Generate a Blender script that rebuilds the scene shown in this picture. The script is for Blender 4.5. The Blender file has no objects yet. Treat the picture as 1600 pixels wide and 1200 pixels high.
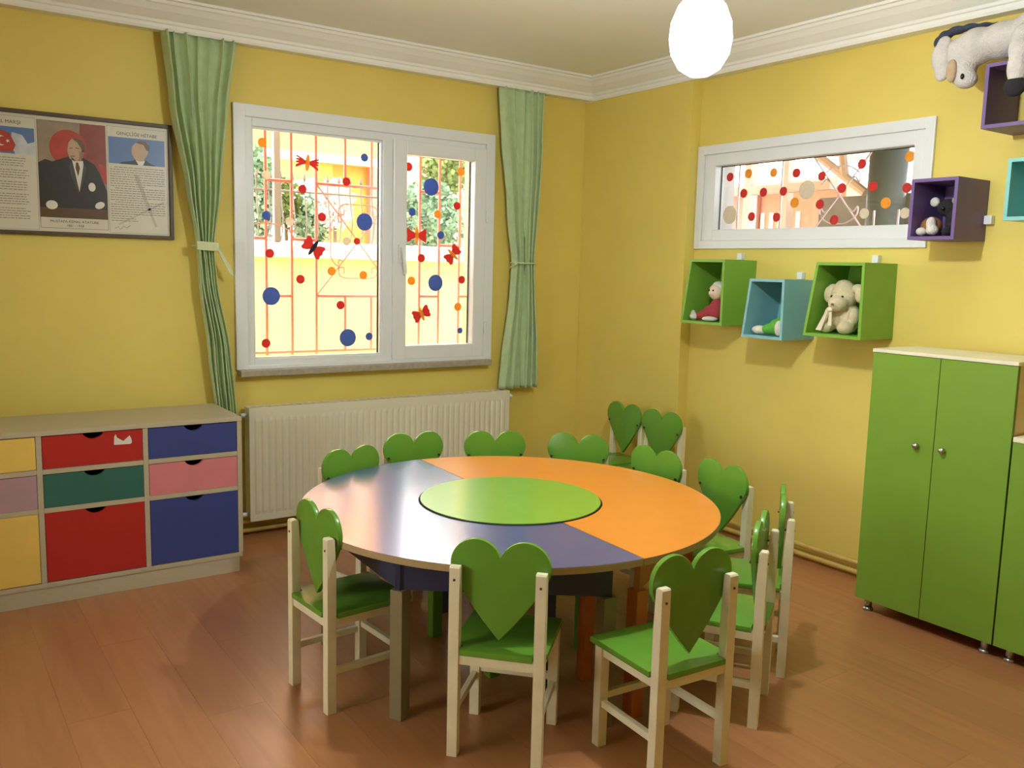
import bpy, bmesh, math, random
from mathutils import Vector, Matrix

random.seed(7)
scene = bpy.context.scene
COL = scene.collection

# ------------------------------------------------------------------ camera
F_PX, YAW, PITCH, ROLL = 1380.8, 34.7656, 7.4461, 1.4320
cam_data = bpy.data.cameras.new('camera')
cam_data.sensor_width = 36.0
cam_data.lens = F_PX * 36.0 / 1600.0
cam_data.clip_start = 0.05
cam = bpy.data.objects.new('camera', cam_data)
COL.objects.link(cam)
ya, pa, ra = (math.radians(a) for a in (YAW, PITCH, ROLL))
fw = Vector((math.sin(ya) * math.cos(pa), math.cos(ya) * math.cos(pa), -math.sin(pa)))
rt = Vector((math.cos(ya), -math.sin(ya), 0))
up = rt.cross(fw)
r2 = math.cos(ra) * rt + math.sin(ra) * up
u2 = -math.sin(ra) * rt + math.cos(ra) * up
M = Matrix((r2, u2, -fw)).transposed().to_4x4()
M.translation = Vector((-3.7779, -4.5776, 1.4422))
cam.matrix_world = M
scene.camera = cam

# ------------------------------------------------------------------ world, exposure
world = bpy.data.worlds.new('daylight')
scene.world = world
world.use_nodes = True
bg = world.node_tree.nodes['Background']
bg.inputs['Color'].default_value = (1.0, 0.99, 0.97, 1)
bg.inputs['Strength'].default_value = 6.0
scene.view_settings.view_transform = 'Standard'
scene.view_settings.look = 'None'
scene.view_settings.gamma = 1.0
scene.view_settings.use_curve_mapping = False
scene.view_settings.exposure = 1.04
LAMP_W = 70.0

# ------------------------------------------------------------------ helpers
def lin(r, g, b):
    f = lambda c: (c / 255 / 12.92) if c / 255 <= 0.04045 else ((c / 255 + 0.055) / 1.055) ** 2.4
    return (f(r), f(g), f(b), 1)

MATS = {}
def mat(name, rgb, rough=0.5, var=0.06, scale=6.0, bump=0.0, bscale=60.0, metal=0.0, spec=0.5, stretch=(1, 1, 1), coat=0.0):
    """procedural material: base colour varied by noise, optional fine bump"""
    if name in MATS:
        return MATS[name]
    m = bpy.data.materials.new(name)
    m.use_nodes = True
    nt = m.node_tree
    p = nt.nodes['Principled BSDF']
    p.inputs['Roughness'].default_value = rough
    p.inputs['Metallic'].default_value = metal
    p.inputs['Specular IOR Level'].default_value = spec
    p.inputs['Coat Weight'].default_value = coat
    p.inputs['Coat Roughness'].default_value = 0.2
    tc = nt.nodes.new('ShaderNodeTexCoord')
    mp = nt.nodes.new('ShaderNodeMapping')
    mp.inputs['Scale'].default_value = stretch
    nt.links.new(tc.outputs['Object'], mp.inputs['Vector'])
    n = nt.nodes.new('ShaderNodeTexNoise')
    n.inputs['Scale'].default_value = scale
    n.inputs['Detail'].default_value = 4
    nt.links.new(mp.outputs['Vector'], n.inputs['Vector'])
    ramp = nt.nodes.new('ShaderNodeMapRange')
    ramp.inputs['From Min'].default_value = 0.3
    ramp.inputs['From Max'].default_value = 0.7
    ramp.inputs['To Min'].default_value = 1 - var
    ramp.inputs['To Max'].default_value = 1 + var
    nt.links.new(n.outputs['Fac'], ramp.inputs['Value'])
    c = lin(*rgb)
    mx = nt.nodes.new('ShaderNodeVectorMath')
    mx.operation = 'SCALE'
    mx.inputs[0].default_value = c[:3]
    nt.links.new(ramp.outputs['Result'], mx.inputs['Scale'])
    nt.links.new(mx.outputs['Vector'], p.inputs['Base Color'])
    if bump:
        n2 = nt.nodes.new('ShaderNodeTexNoise')
        n2.inputs['Scale'].default_value = bscale
        n2.inputs['Detail'].default_value = 3
        nt.links.new(mp.outputs['Vector'], n2.inputs['Vector'])
        b = nt.nodes.new('ShaderNodeBump')
        b.inputs['Strength'].default_value = bump
        b.inputs['Distance'].default_value = 0.01
        nt.links.new(n2.outputs['Fac'], b.inputs['Height'])
        nt.links.new(b.outputs['Normal'], p.inputs['Normal'])
    MATS[name] = m
    return m

def laminate():
    m = bpy.data.materials.new('floor_laminate')
    m.use_nodes = True
    nt = m.node_tree
    p = nt.nodes['Principled BSDF']
    p.inputs['Roughness'].default_value = 0.3
    p.inputs['Specular IOR Level'].default_value = 0.6
    tc = nt.nodes.new('ShaderNodeTexCoord')
    oi = nt.nodes.new('ShaderNodeObjectInfo')
    add = nt.nodes.new('ShaderNodeVectorMath'); add.operation = 'ADD'
    mul = nt.nodes.new('ShaderNodeVectorMath'); mul.operation = 'SCALE'
    mul.inputs[0].default_value = (7.3, 3.1, 5.7)
    nt.links.new(oi.outputs['Random'], mul.inputs['Scale'])
    nt.links.new(tc.outputs['Object'], add.inputs[0])
    nt.links.new(mul.outputs['Vector'], add.inputs[1])
    mp = nt.nodes.new('ShaderNodeMapping')
    mp.inputs['Scale'].default_value = (26, 2.0, 1)
    nt.links.new(add.outputs['Vector'], mp.inputs['Vector'])
    n = nt.nodes.new('ShaderNodeTexNoise')
    n.inputs['Scale'].default_value = 1.0; n.inputs['Detail'].default_value = 6; n.inputs['Distortion'].default_value = 0.6
    nt.links.new(mp.outputs['Vector'], n.inputs['Vector'])
    cr = nt.nodes.new('ShaderNodeValToRGB')
    cr.color_ramp.elements[0].position = 0.28; cr.color_ramp.elements[0].color = lin(162, 108, 68)
    cr.color_ramp.elements[1].position = 0.74; cr.color_ramp.elements[1].color = lin(178, 122, 80)
    nt.links.new(n.outputs['Fac'], cr.inputs['Fac'])
    mr = nt.nodes.new('ShaderNodeMapRange')
    mr.inputs['To Min'].default_value = 0.95; mr.inputs['To Max'].default_value = 1.04
    nt.links.new(oi.outputs['Random'], mr.inputs['Value'])
    sc = nt.nodes.new('ShaderNodeVectorMath'); sc.operation = 'SCALE'
    nt.links.new(cr.outputs['Color'], sc.inputs[0])
    nt.links.new(mr.outputs['Result'], sc.inputs['Scale'])
    nt.links.new(sc.outputs['Vector'], p.inputs['Base Color'])
    return m

def glass_mat():
    m = bpy.data.materials.new('window_glass')
    m.use_nodes = True
    nt = m.node_tree
    nt.nodes.remove(nt.nodes['Principled BSDF'])
    out = nt.nodes['Material Output']
    t = nt.nodes.new('ShaderNodeBsdfTransparent')
    t.inputs['Color'].default_value = (0.96, 0.97, 0.96, 1)
    g = nt.nodes.new('ShaderNodeBsdfGlossy'); g.inputs['Roughness'].default_value = 0.02
    mx = nt.nodes.new('ShaderNodeMixShader')
    lw = nt.nodes.new('ShaderNodeFresnel'); lw.inputs['IOR'].default_value = 1.35
    nt.links.new(lw.outputs['Fac'], mx.inputs['Fac'])
    nt.links.new(t.outputs['BSDF'], mx.inputs[1]); nt.links.new(g.outputs['BSDF'], mx.inputs[2])
    nt.links.new(mx.outputs['Shader'], out.inputs['Surface'])
    return m

def bulb_glow_mat():  # emissive shell for the bloom around the small bulb
    m = bpy.data.materials.new('bulb_glow')
    m.use_nodes = True
    nt = m.node_tree
    nt.nodes.remove(nt.nodes['Principled BSDF'])
    out = nt.nodes['Material Output']
    t = nt.nodes.new('ShaderNodeBsdfTransparent')
    e = nt.nodes.new('ShaderNodeEmission')
    e.inputs['Color'].default_value = (0.93, 0.97, 1, 1); e.inputs['Strength'].default_value = 5.0
    mx = nt.nodes.new('ShaderNodeMixShader'); mx.inputs['Fac'].default_value = 0.6
    nt.links.new(t.outputs['BSDF'], mx.inputs[1]); nt.links.new(e.outputs['Emission'], mx.inputs[2])
    nt.links.new(mx.outputs['Shader'], out.inputs['Surface'])
    return m

def tag(o, label=None, cat=None, group=None, kind=None):
    if label: o['label'] = label
    if cat: o['category'] = cat
    if group: o['group'] = group
    if kind: o['kind'] = kind
    return o

def thing(name, label=None, cat=None, loc=(0, 0, 0), rz=0, group=None, kind=None):
    o = bpy.data.objects.new(name, None)
    COL.objects.link(o)
    o.empty_display_size = 0.05
    o.location = loc
    o.rotation_euler = (0, 0, rz)
    return tag(o, label, cat, group, kind)

def wloc(o):
    v = Vector((0, 0, 0))
    while o:
        v += o.location
        o = o.parent
    return v

def link(name, me, m=None, parent=None, loc=None):
    o = bpy.data.objects.new(name, me)
    COL.objects.link(o)
    if m and not me.materials: me.materials.append(m)
    o.parent = parent
    if loc is not None: o.location = loc
    return o

class MB:
    """collects shapes into one mesh; world coordinates unless local=True at build"""
    def __init__(self): self.bm = bmesh.new()
    def poly(self, vs):
        v = [self.bm.verts.new(p) for p in vs]
        return self.bm.faces.new(v)
    def box(self, x0, x1, y0, y1, z0, z1, bev=0.0):
        t = bmesh.new()
        bmesh.ops.create_cube(t, size=1)
        for v in t.verts:
            v.co = Vector(((x0 + x1) / 2 + v.co.x * (x1 - x0), (y0 + y1) / 2 + v.co.y * (y1 - y0), (z0 + z1) / 2 + v.co.z * (z1 - z0)))
        if bev: bmesh.ops.bevel(t, geom=t.edges[:], offset=bev, segments=2, affect='EDGES', profile=0.6)
        self.merge(t); return self
    def merge(self, t, mtx=None):
        if mtx: bmesh.ops.transform(t, matrix=mtx, verts=t.verts)
        me = bpy.data.meshes.new('tmp'); t.to_mesh(me); t.free()
        self.bm.from_mesh(me); bpy.data.meshes.remove(me)
    def prism(self, pts, axis, a, b, bev=0.0):
        """extrude polygon pts (2D) along axis from a to b. axis x: pts=(y,z); y: pts=(x,z); z: pts=(x,y)"""
        t = bmesh.new()
        def P(p, s):
            return {'x': (s, p[0], p[1]), 'y': (p[0], s, p[1]), 'z': (p[0], p[1], s)}[axis]
        va = [t.verts.new(P(p, a)) for p in pts]; vb = [t.verts.new(P(p, b)) for p in pts]
        n = len(pts)
        fa = t.faces.new(va); fb = t.faces.new(vb)
        for i in range(n): t.faces.new((va[i], va[(i + 1) % n], vb[(i + 1) % n], vb[i]))
        bmesh.ops.recalc_face_normals(t, faces=t.faces)
        if bev:
            ed = [e for e in t.edges if all(f in (fa, fb) or True for f in e.link_faces) and (fa in e.link_faces or fb in e.link_faces)]
            bmesh.ops.bevel(t, geom=ed, offset=bev, segments=2, affect='EDGES', profile=0.6)
        self.merge(t); return self
    def cyl(self, p, q, r, n=12, r2=None):
        p, q = Vector(p), Vector(q); d = q - p
        t = bmesh.new()
        bmesh.ops.create_cone(t, cap_ends=True, segments=n, radius1=r, radius2=r if r2 is None else r2, depth=d.length)
        mt = Matrix.Translation((p + q) / 2) @ d.to_track_quat('Z', 'Y').to_matrix().to_4x4()
        self.merge(t, mt); return self
    def ball(self, c, r, sc=(1, 1, 1), seg=16, rot=None):
        t = bmesh.new()
        bmesh.ops.create_uvsphere(t, u_segments=seg, v_segments=max(6, seg // 2 + 2), radius=r)
        mt = Matrix.Translation(c) @ (rot.to_4x4() if rot else Matrix.Identity(4)) @ Matrix.Diagonal((*sc, 1))
        self.merge(t, mt); return self
    def tube(self, pts, r, n=8, closed=False):
        pts = [Vector(p) for p in pts]
        rings = []
        for i, p in enumerate(pts):
            a = pts[max(0, i - 1)]; b = pts[min(len(pts) - 1, i + 1)]
            d = (b - a).normalized()
            ref = Vector((0, 0, 1)) if abs(d.z) < 0.9 else Vector((0, 1, 0))
            s = d.cross(ref).normalized(); u = s.cross(d)
            rr = r[i] if isinstance(r, (list, tuple)) else r
            rings.append([self.bm.verts.new(p + rr * (math.cos(2 * math.pi * k / n) * s + math.sin(2 * math.pi * k / n) * u)) for k in range(n)])
        for A, B in zip(rings, rings[1:]):
            for k in range(n): self.bm.faces.new((A[k], A[(k + 1) % n], B[(k + 1) % n], B[k]))
        self.bm.faces.new(rings[0]); self.bm.faces.new(rings[-1])
        return self
    def lathe(self, prof, c, n=24):
        rings = []
        for r, z in prof:
            rings.append([self.bm.verts.new((c[0] + r * math.cos(2 * math.pi * k / n), c[1] + r * math.sin(2 * math.pi * k / n), c[2] + z)) for k in range(n)])
        for A, B in zip(rings, rings[1:]):
            for k in range(n): self.bm.faces.new((A[k], A[(k + 1) % n], B[(k + 1) % n], B[k]))
        if prof[0][0] > 1e-4: self.bm.faces.new(rings[0])
        if prof[-1][0] > 1e-4: self.bm.faces.new(rings[-1])
        return self
    def mesh(self, name, off=(0, 0, 0), smooth=False):
        bmesh.ops.remove_doubles(self.bm, verts=self.bm.verts, dist=1e-6)
        bmesh.ops.recalc_face_normals(self.bm, faces=self.bm.faces)
        bmesh.ops.translate(self.bm, vec=-Vector(off), verts=self.bm.verts)
        me = bpy.data.meshes.new(name)
        if smooth:
            for f in self.bm.faces: f.smooth = True
        self.bm.to_mesh(me); self.bm.free()
        return me
    def build(self, name, m, parent=None, smooth=False, local=False):
        off = (0, 0, 0) if (local or parent is None) else wloc(parent)
        return link(name, self.mesh(name, off, smooth), m, parent)
    def solo(self, name, m, base, smooth=False, **kw):
        """a single-mesh thing with its origin at base"""
        o = link(name, self.mesh(name, base, smooth), m, None, base)
        return tag(o, **kw)

def bx(name, m, parent, x0, x1, y0, y1, z0, z1, bev=0.0):
    return MB().box(min(x0, x1), max(x0, x1), min(y0, y1), max(y0, y1), z0, z1, bev).build(name, m, parent)

def smooth_by_angle(o, ang=40):
    for f in o.data.polygons: f.use_smooth = True
    o.data.set_sharp_from_angle(angle=math.radians(ang))

def blob(name, balls, m, parent, voxel=0.006, iters=4, base=None):
    """ellipsoids fused into one continuous soft body. ball: (centre, radius, scale[, rotation euler])"""
    b = MB()
    for it in balls:
        rot = None
        if len(it) > 3:
            from mathutils import Euler
            rot = Euler(it[3]).to_matrix()
        b.ball(it[0], it[1], it[2], 16, rot)
    off = wloc(parent) if parent else (base or (0, 0, 0))
    me = b.mesh('tmp_blob', off)
    o = bpy.data.objects.new('tmp_blob', me); COL.objects.link(o)
    r = o.modifiers.new('r', 'REMESH'); r.mode = 'VOXEL'; r.voxel_size = voxel
    s = o.modifiers.new('s', 'SMOOTH'); s.iterations = iters; s.factor = 0.6
    dg = bpy.context.evaluated_depsgraph_get()
    me2 = bpy.data.meshes.new_from_object(o.evaluated_get(dg))
    bpy.data.objects.remove(o); bpy.data.meshes.remove(me)
    me2.name = name
    for f in me2.polygons: f.use_smooth = True
    me2.materials.clear()
    return link(name, me2, m, parent, None if parent else base)

def text(name, s, size, m, parent, world_pos, align='CENTER'):
    cu = bpy.data.curves.new('tmp_text', 'FONT')
    cu.body = s; cu.size = size; cu.align_x = align; cu.extrude = 0.0002
    o = bpy.data.objects.new('tmp_text', cu); COL.objects.link(o)
    dg = bpy.context.evaluated_depsgraph_get()
    me = bpy.data.meshes.new_from_object(o.evaluated_get(dg))
    bpy.data.objects.remove(o)
    me.name = name
    me.transform(Matrix.Rotation(math.pi / 2, 4, 'X'))
    me.materials.clear()
    ob = link(name, me, m, parent)
    ob.location = Vector(world_pos) - wloc(parent)
    return ob

# ------------------------------------------------------------------ materials
YEL = mat('yellow_wall_paint', (228, 206, 104), 0.62, 0.03, 3, 0.05, 90)
WHITE_PL = mat('white_ceiling_plaster', (244, 242, 234), 0.7, 0.02, 2)
PVC = mat('white_pvc', (230, 233, 234), 0.3, 0.015, 5)
PVC_D = mat('grey_window_seal', (70, 66, 60), 0.6)
STONE = mat('sill_stone', (168, 158, 142), 0.5, 0.12, 40)
GLASS = glass_mat()
LAM = laminate()
JOINT = mat('floor_underlay', (70, 42, 26), 0.8)
CHAIR_W = mat('cream_painted_wood', (232, 224, 190), 0.42, 0.05, 14, 0.05, 60)
CHAIR_G = mat('glossy_green_paint', (102, 154, 52), 0.24, 0.06, 9, 0.05, 30, spec=0.5)
BOLT_M = mat('dark_steel_bolt', (90, 84, 70), 0.35, metal=0.8)
T_BLUE = mat('blue_laminate', (66, 78, 150), 0.22, 0.02, 8, spec=0.9, coat=1.0)
T_ORANGE = mat('orange_laminate', (232, 146, 58), 0.24, 0.02, 8, spec=0.5)
T_GREEN = mat('green_laminate', (134, 190, 66), 0.2, 0.02, 8, spec=0.6, coat=0.4)
T_EDGE = mat('beige_edge_band', (172, 148, 104), 0.5)
T_LEG = mat('greige_leg_laminate', (132, 120, 86), 0.5, 0.06, 20)
AP_BLUE = mat('blue_apron_board', (48, 54, 84), 0.4)
AP_OR = mat('orange_apron_board', (196, 112, 44), 0.4)
AP_GR = mat('green_apron_board', (96, 150, 44), 0.4)
UNIT = mat('greige_melamine', (186, 174, 146), 0.45, 0.04, 30, stretch=(1, 8, 8))
DARKIN = mat('dark_drawer_interior', (44, 34, 24), 0.8)
GREEN_CAB = mat('green_cabinet_melamine', (122, 160, 54), 0.36, 0.03, 10, 0.03, 120)
GREEN_EDGE = mat('dark_green_door_edge', (84, 112, 30), 0.5)
BEIGE_CAB = mat('beige_carcass', (206, 184, 140), 0.5, 0.04, 16)
CREAM_TOP = mat('cream_top_board', (236, 230, 200), 0.4)
STEEL = mat('brushed_steel', (190, 188, 180), 0.3, metal=0.9)
RAD = mat('white_radiator_enamel', (226, 220, 196), 0.35, 0.02, 5)
PIPE_Y = mat('yellow_painted_pipe', (206, 176, 92), 0.45, 0.08, 20)
CURT = mat('mint_green_curtain', (188, 208, 160), 0.8, 0.06, 20, 0.15, 300)
CURT_TIE = mat('pale_curtain_tie', (206, 214, 170), 0.8)
FRAME_D = mat('dark_brown_frame', (84, 68, 48), 0.45, 0.12, 30)

# ------------------------------------------------------------------ room shell
XL, YF, ZC, TH = -5.3, -6.3, 2.63, 0.25
f = thing('floor', kind='structure')
bx('floor_slab', JOINT, f, XL - TH, TH, YF - TH, TH, -0.06, -0.008)
PW, PL_ = 0.19, 1.28
pm = MB().box(0.0003, PW - 0.0003, 0.0003, PL_ - 0.0003, -0.008, 0).mesh('plank')
pm.materials.append(LAM)
cols = int(math.ceil(-XL / PW))
for i in range(cols):
    x = -(i + 1) * PW
    off = (i * 0.43) % 1.0 * PL_
    j = 0
    y = -off
    first = True
    while y > YF - 0.01:
        y0 = y - PL_
        if first and off > 0.03:
            me = MB().box(0.0003, PW - 0.0003, 0.0003, off - 0.0003, -0.008, 0).mesh('plank')
            link('plank', me, LAM, f, (max(x, XL), -off, 0))
        first = False
        if y0 < YF:
            me = MB().box(0.0003, PW - 0.0003, 0.0003, y - YF - 0.0003, -0.008, 0).mesh('plank')
            link('plank', me, LAM, f, (x, YF, 0))
        else:
            link('plank', pm, None, f, (x, y0, 0))
        y = y0

def struct(name, mb, m, smooth=False):
    o = mb.build(name, m, None, smooth)
    o['kind'] = 'structure'
    return o

struct('ceiling', MB().box(XL - TH, TH, YF - TH, TH, ZC, ZC + 0.2), WHITE_PL)
wx0, wx1, wz0, wz1 = -2.305, -0.825, 0.895, 2.185      # hole in back wall
w = MB()
w.box(XL - TH, wx0, 0, TH, 0, ZC).box(wx1, TH, 0, TH, 0, ZC).box(wx0, wx1, 0, TH, 0, wz0).box(wx0, wx1, 0, TH, wz1, ZC)
struct('wall_back', w, YEL)
ry0, ry1, rz0, rz1 = -2.30, -0.99, 1.625, 2.10         # hole in right wall
w = MB()
w.box(0, TH, YF - TH, ry0, 0, ZC).box(0, TH, ry1, 0, 0, ZC).box(0, TH, ry0, ry1, 0, rz0).box(0, TH, ry0, ry1, rz1, ZC)
struct('wall_right', w, YEL)
lw = (-3.0, -1.7, .9, 2.1)                              # hole in left wall for the added, unseen window
w = MB()
w.box(XL - TH, XL, YF, lw[0], 0, ZC).box(XL - TH, XL, lw[1], 0, 0, ZC).box(XL - TH, XL, lw[0], lw[1], 0, lw[2]).box(XL - TH, XL, lw[0], lw[1], lw[3], ZC)
struct('wall_left', w, YEL)
struct('wall_front', MB().box(XL - TH, TH, YF - TH, YF, 0, ZC), YEL)
struct('wall_sky_block', MB().box(XL - TH, TH, YF - TH, TH, ZC + .2, 8.0), mat('outer_render', (214, 190, 150), .8))  # unseen upper block, added to keep sky light off the garden
struct('wall_corner', MB().box(-0.08, 0, -0.94, 0, 0, ZC, 0.004), YEL)

# cornice: stepped plaster profile swept along each wall (offset from wall, height)
CP = [(0, 2.512), (0.086, 2.506), (0.092, 2.518), (0.092, 2.532), (0.1, 2.536), (0.104, 2.548), (0.118, 2.556), (0.15, 2.578), (0.172, 2.6), (0.18, 2.604), (0.186, 2.616), (0.2, 2.618), (0.2, 2.64), (0, 2.64)]
c = MB(); c.prism([(-o, z) for o, z in CP], 'x', XL, 0.0)
o = struct('trim_1', c, WHITE_PL)
c = MB(); c.prism([(-o, z) for o, z in CP], 'y', YF, -0.0)
o = struct('trim_2', c, WHITE_PL)
c = MB(); c.prism([(XL + o, z) for o, z in CP], 'y', YF, 0)
struct('trim_3', c, WHITE_PL)

# ------------------------------------------------------------------ main window (wall_back)
W1 = thing('window_1', loc=(-1.566, 0, 0.88), kind='structure')
def ring(name, m, parent, x0, x1, z0, z1, wl, wr, wb, wt, y0, y1, bev=0.004, axis='y'):
    """rectangular frame from four bars"""
    b = MB()
    if axis == 'y':
        b.box(x0, x0 + wl, y0, y1, z0, z1, bev).box(x1 - wr, x1, y0, y1, z0, z1, bev)
        b.box(x0 + wl - .002, x1 - wr + .002, y0, y1, z0, z0 + wb, bev).box(x0 + wl - .002, x1 - wr + .002, y0, y1, z1 - wt, z1, bev)
    else:
        b.box(y0, y1, x0, x0 + wl, z0, z1, bev).box(y0, y1, x1 - wr, x1, z0, z1, bev)
        b.box(y0, y1, x0 + wl - .002, x1 - wr + .002, z0, z0 + wb, bev).box(y0, y1, x0 + wl - .002, x1 - wr + .002, z1 - wt, z1, bev)
    return b.build(name, m, parent)
ring('casing', PVC, W1, -2.355, -0.777, 0.883, 2.234, .062, .062, .02, .062, -0.02, 0.0)
b = MB()
b.box(-2.305, -2.255, -0.004, 0.07, 0.895, 2.185, .004).box(-0.87, -0.825, -0.004, 0.07, 0.895, 2.185, .004)
b.box(-2.256, -0.869, -0.004, 0.07, 2.13, 2.185, .004).box(-2.256, -0.869, -0.004, 0.07, 0.884, 0.935, .004)
b.box(-1.517, -1.448, -0.004, 0.07, 0.93, 2.135, .004)
b.build('window_frame', PVC, W1)
ring('glazing_bead', PVC, W1, -2.257, -1.513, 0.932, 2.130, .012, .012, .012, .012, 0.008, 0.03, .002)
s = ring('sash', PVC, W1, -1.458, -0.838, 0.902, 2.145, .085, .08, .08, .078, -0.022, 0.05, .006)
b = MB(); b.box(-1.428, -1.404, -0.034, -0.022, 1.46, 1.56, .003); b.prism([(-1.424, 1.545), (-1.408, 1.548), (-1.385, 1.40), (-1.402, 1.392)], 'y', -0.062, -0.046, .003); b.box(-1.424, -1.408, -.05, -.03, 1.52, 1.545)
b.build('handle', PVC, s)
for z in (1.08, 1.75): MB().cyl((-0.832, -0.028, z - .035), (-0.832, -0.028, z + .035), .008, 10).build('hinge', PVC, s)
bx('pane', GLASS, W1, -2.25, -1.52, 0.034, 0.038, .938, 2.124)
bx('pane', GLASS, W1, -1.377, -0.914, 0.032, 0.036, .978, 2.07)
ring('seal', PVC_D, W1, -2.25, -1.519, .938, 2.125, .004, .01, .004, .005, 0.036, 0.045, .0005)
ring('seal', PVC_D, W1, -1.378, -0.914, .977, 2.072, .003, .01, .004, .005, 0.034, 0.045, .0005)
bx('window_sill', STONE, W1, -2.345, -0.80, -0.065, 0.02, 0.85, 0.884, .004)

# ------------------------------------------------------------------ high window (wall_right)
W2 = thing('window_2', loc=(0, -1.647, 1.58), kind='structure')
ring('casing', PVC, W2, -2.348, -0.946, 1.579, 2.149, .045, .045, .045, .05, -0.016, 0.0, .004, 'x')
ring('window_frame', PVC, W2, -2.302, -0.988, 1.623, 2.102, .055, .08, .062, .066, 0.0, 0.07, .005, 'x')
ring('outer_reveal', mat('grey_reveal_plaster', (176, 172, 170), .8), W2, -2.304, -.986, 1.621, 2.104, .006, .006, .006, .006, .071, .249, 0, 'x')
MB().box(0.046, 0.05, -2.25, -1.065, 1.683, 2.038).build('pane', GLASS, W2)
ring('seal', PVC_D, W2, -2.249, -1.066, 1.684, 2.038, .003, .008, .003, .006, 0.05, 0.058, .0005, 'x')

# ------------------------------------------------------------------ side window (wall_left), unseen, added to brighten the left floor and drawers
W3 = thing('window_fill', loc=(XL, -2.35, .9), kind='structure')
ring('window_frame', PVC, W3, lw[0], lw[1], lw[2], lw[3], .06, .06, .06, .06, XL - .08, XL + .01, .004, 'x')
bx('mullion', PVC, W3, XL - .08, XL + .008, -2.38, -2.32, .955, 2.045)
for a_, b_ in ((-2.945, -2.375), (-2.325, -1.755)): MB().box(XL - .04, XL - .036, a_, b_, .955, 2.045).build('pane', GLASS, W3)

# ------------------------------------------------------------------ pendant lamp above the table
LP = Vector((-1.80, -2.655, 2.14))
L = thing('pendant_lamp', 'pendant lamp with its bulb glow built as a white globe, hanging from the ceiling', 'lamp', (LP.x, LP.y, LP.z - .1))
MB().lathe([(0.0, -.125), (.03, -.12), (.062, -.1), (.085, -.06), (.092, -.015), (.088, .03), (.07, .075), (.045, .105), (.03, .118)], LP, 32).build('globe', bulb_glow_mat(), L, True)  # globe puts the bulb's bloom into a solid shape
MB().lathe([(0.0, .112), (.034, .112), (.034, .15), (.02, .168), (0.006, .17)], LP, 20).build('socket', PVC, L, True)
MB().cyl((LP.x, LP.y, LP.z + .165), (LP.x, LP.y, ZC - .02), .004, 8).build('cord', PVC, L)
MB().lathe([(0.0, -.03), (.04, -.028), (.05, -.01), (.05, 0)], (LP.x, LP.y, ZC), 20).build('ceiling_rose', PVC, L, True)
pd = bpy.data.lights.new('bulb', 'POINT'); pd.energy = LAMP_W; pd.shadow_soft_size = 0.035; pd.color = (0.92, 1.0, 1.04)
pl = bpy.data.objects.new('bulb', pd); COL.objects.link(pl); pl.parent = L; pl.location = (0, 0, .1)

# ------------------------------------------------------------------ radiator and pipes
R = thing('radiator', 'long white ribbed panel radiator under the main window', 'radiator', (-1.515, -.08, .094))
x0, x1, z0, z1 = -2.328, -0.703, 0.094, 0.694
b = MB()
n = 43; per = (x1 - x0 - .05) / n
prof = [(x0, 0)]
xs = x0 + .025
pts = []
for i in range(n):
    a = xs + i * per
    pts += [(a, 0.0), (a + per * .22, .004), (a + per * .62, .004), (a + per * .84, 0.0)]
zlo, zhi = z0 + .035, z1 - .05
rows = [(z0, 0), (zlo, 0), (zlo + .02, 1), (zhi - .02, 1), (zhi, 0), (z1, 0)]
xsn = [(x0, 0)] + pts + [(x1, 0)]
grid = [[b.bm.verts.new((x, -0.125 - d * k, z)) for x, d in xsn] for z, k in rows]
for A, B in zip(grid, grid[1:]):
    for k in range(len(A) - 1): b.bm.faces.new((A[k], A[k + 1], B[k + 1], B[k]))
b.box(x0, x1, -.1249, -.119, z0, z1)
b.build('front_panel', RAD, R)
b = MB(); b.box(x0 + .01, x1 - .01, -.045, -.035, z0 + .01, z1 - .01); b.build('rear_panel', RAD, R)
for xa in (x0 + .004, x1 - .012): bx('side_cover', RAD, R, xa, xa + .008, -.12, -.036, z0 + .02, z1)
b = MB()
b.box(x0 + .004, x1 - .004, -.122, -.112, z1 - .004, z1 + .001); b.box(x0 + .004, x1 - .004, -.048, -.036, z1 - .004, z1 + .001)
for i in range(40):
    xx = x0 + .01 + i * (x1 - x0 - .03) / 39
    b.box(xx, xx + .012, -.115, -.045, z1 - .003, z1)
b.build('top_grille', RAD, R)
MB().cyl((x1, -.08, z1 - .04), (x1 + .035, -.08, z1 - .04), .014, 12).cyl((x1 + .02, -.08, z1 - .04), (x1 + .02, -.115, z1 - .04), .012, 12).build('valve', PVC, R, True)
MB().cyl((x0 - .03, -.08, z1 - .04), (x0, -.08, z1 - .04), .011, 12).build('end_plug', PVC, R, True)
MB().cyl((x0 - .035, -.08, z0 + .03), (x0, -.08, z0 + .03), .012, 12).ball((x0 - .04, -.08, z0 + .035), .018).cyl((x0 - .04, -.08, z0 + .03), (x0 - .04, -.08, .05), .008, 10).build('valve', PVC, R, True)

def roundpath(pts, r=.03, n=5):
    out = [Vector(pts[0])]
    for a, b, c_ in zip(pts, pts[1:], pts[2:]):
        a, b, c_ = Vector(a), Vector(b), Vector(c_)
        p = b + (a - b).normalized() * r; q = b + (c_ - b).normalized() * r
        for k in range(n + 1):
            t = k / n
            out.append((1 - t) ** 2 * p + 2 * t * (1 - t) * b + t * t * q)
    out.append(Vector(pts[-1])); return out
for z, lab, rr in ((.076, 'upper yellow painted heating pipe running low along the walls', .013), (.03, 'lower yellow painted heating pipe just above the floor', .013)):
    path = roundpath([(-5.0, -.05, z), (-.125, -.05, z), (-.125, -.985, z), (-.045, -.985, z), (-.045, -4.5, z)])
    MB().tube(path, rr, 10).solo('heating_pipe', PIPE_Y, (-.5, -.05, 0), True, label=lab, cat='pipe', group='heating pipes along the walls')

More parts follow.
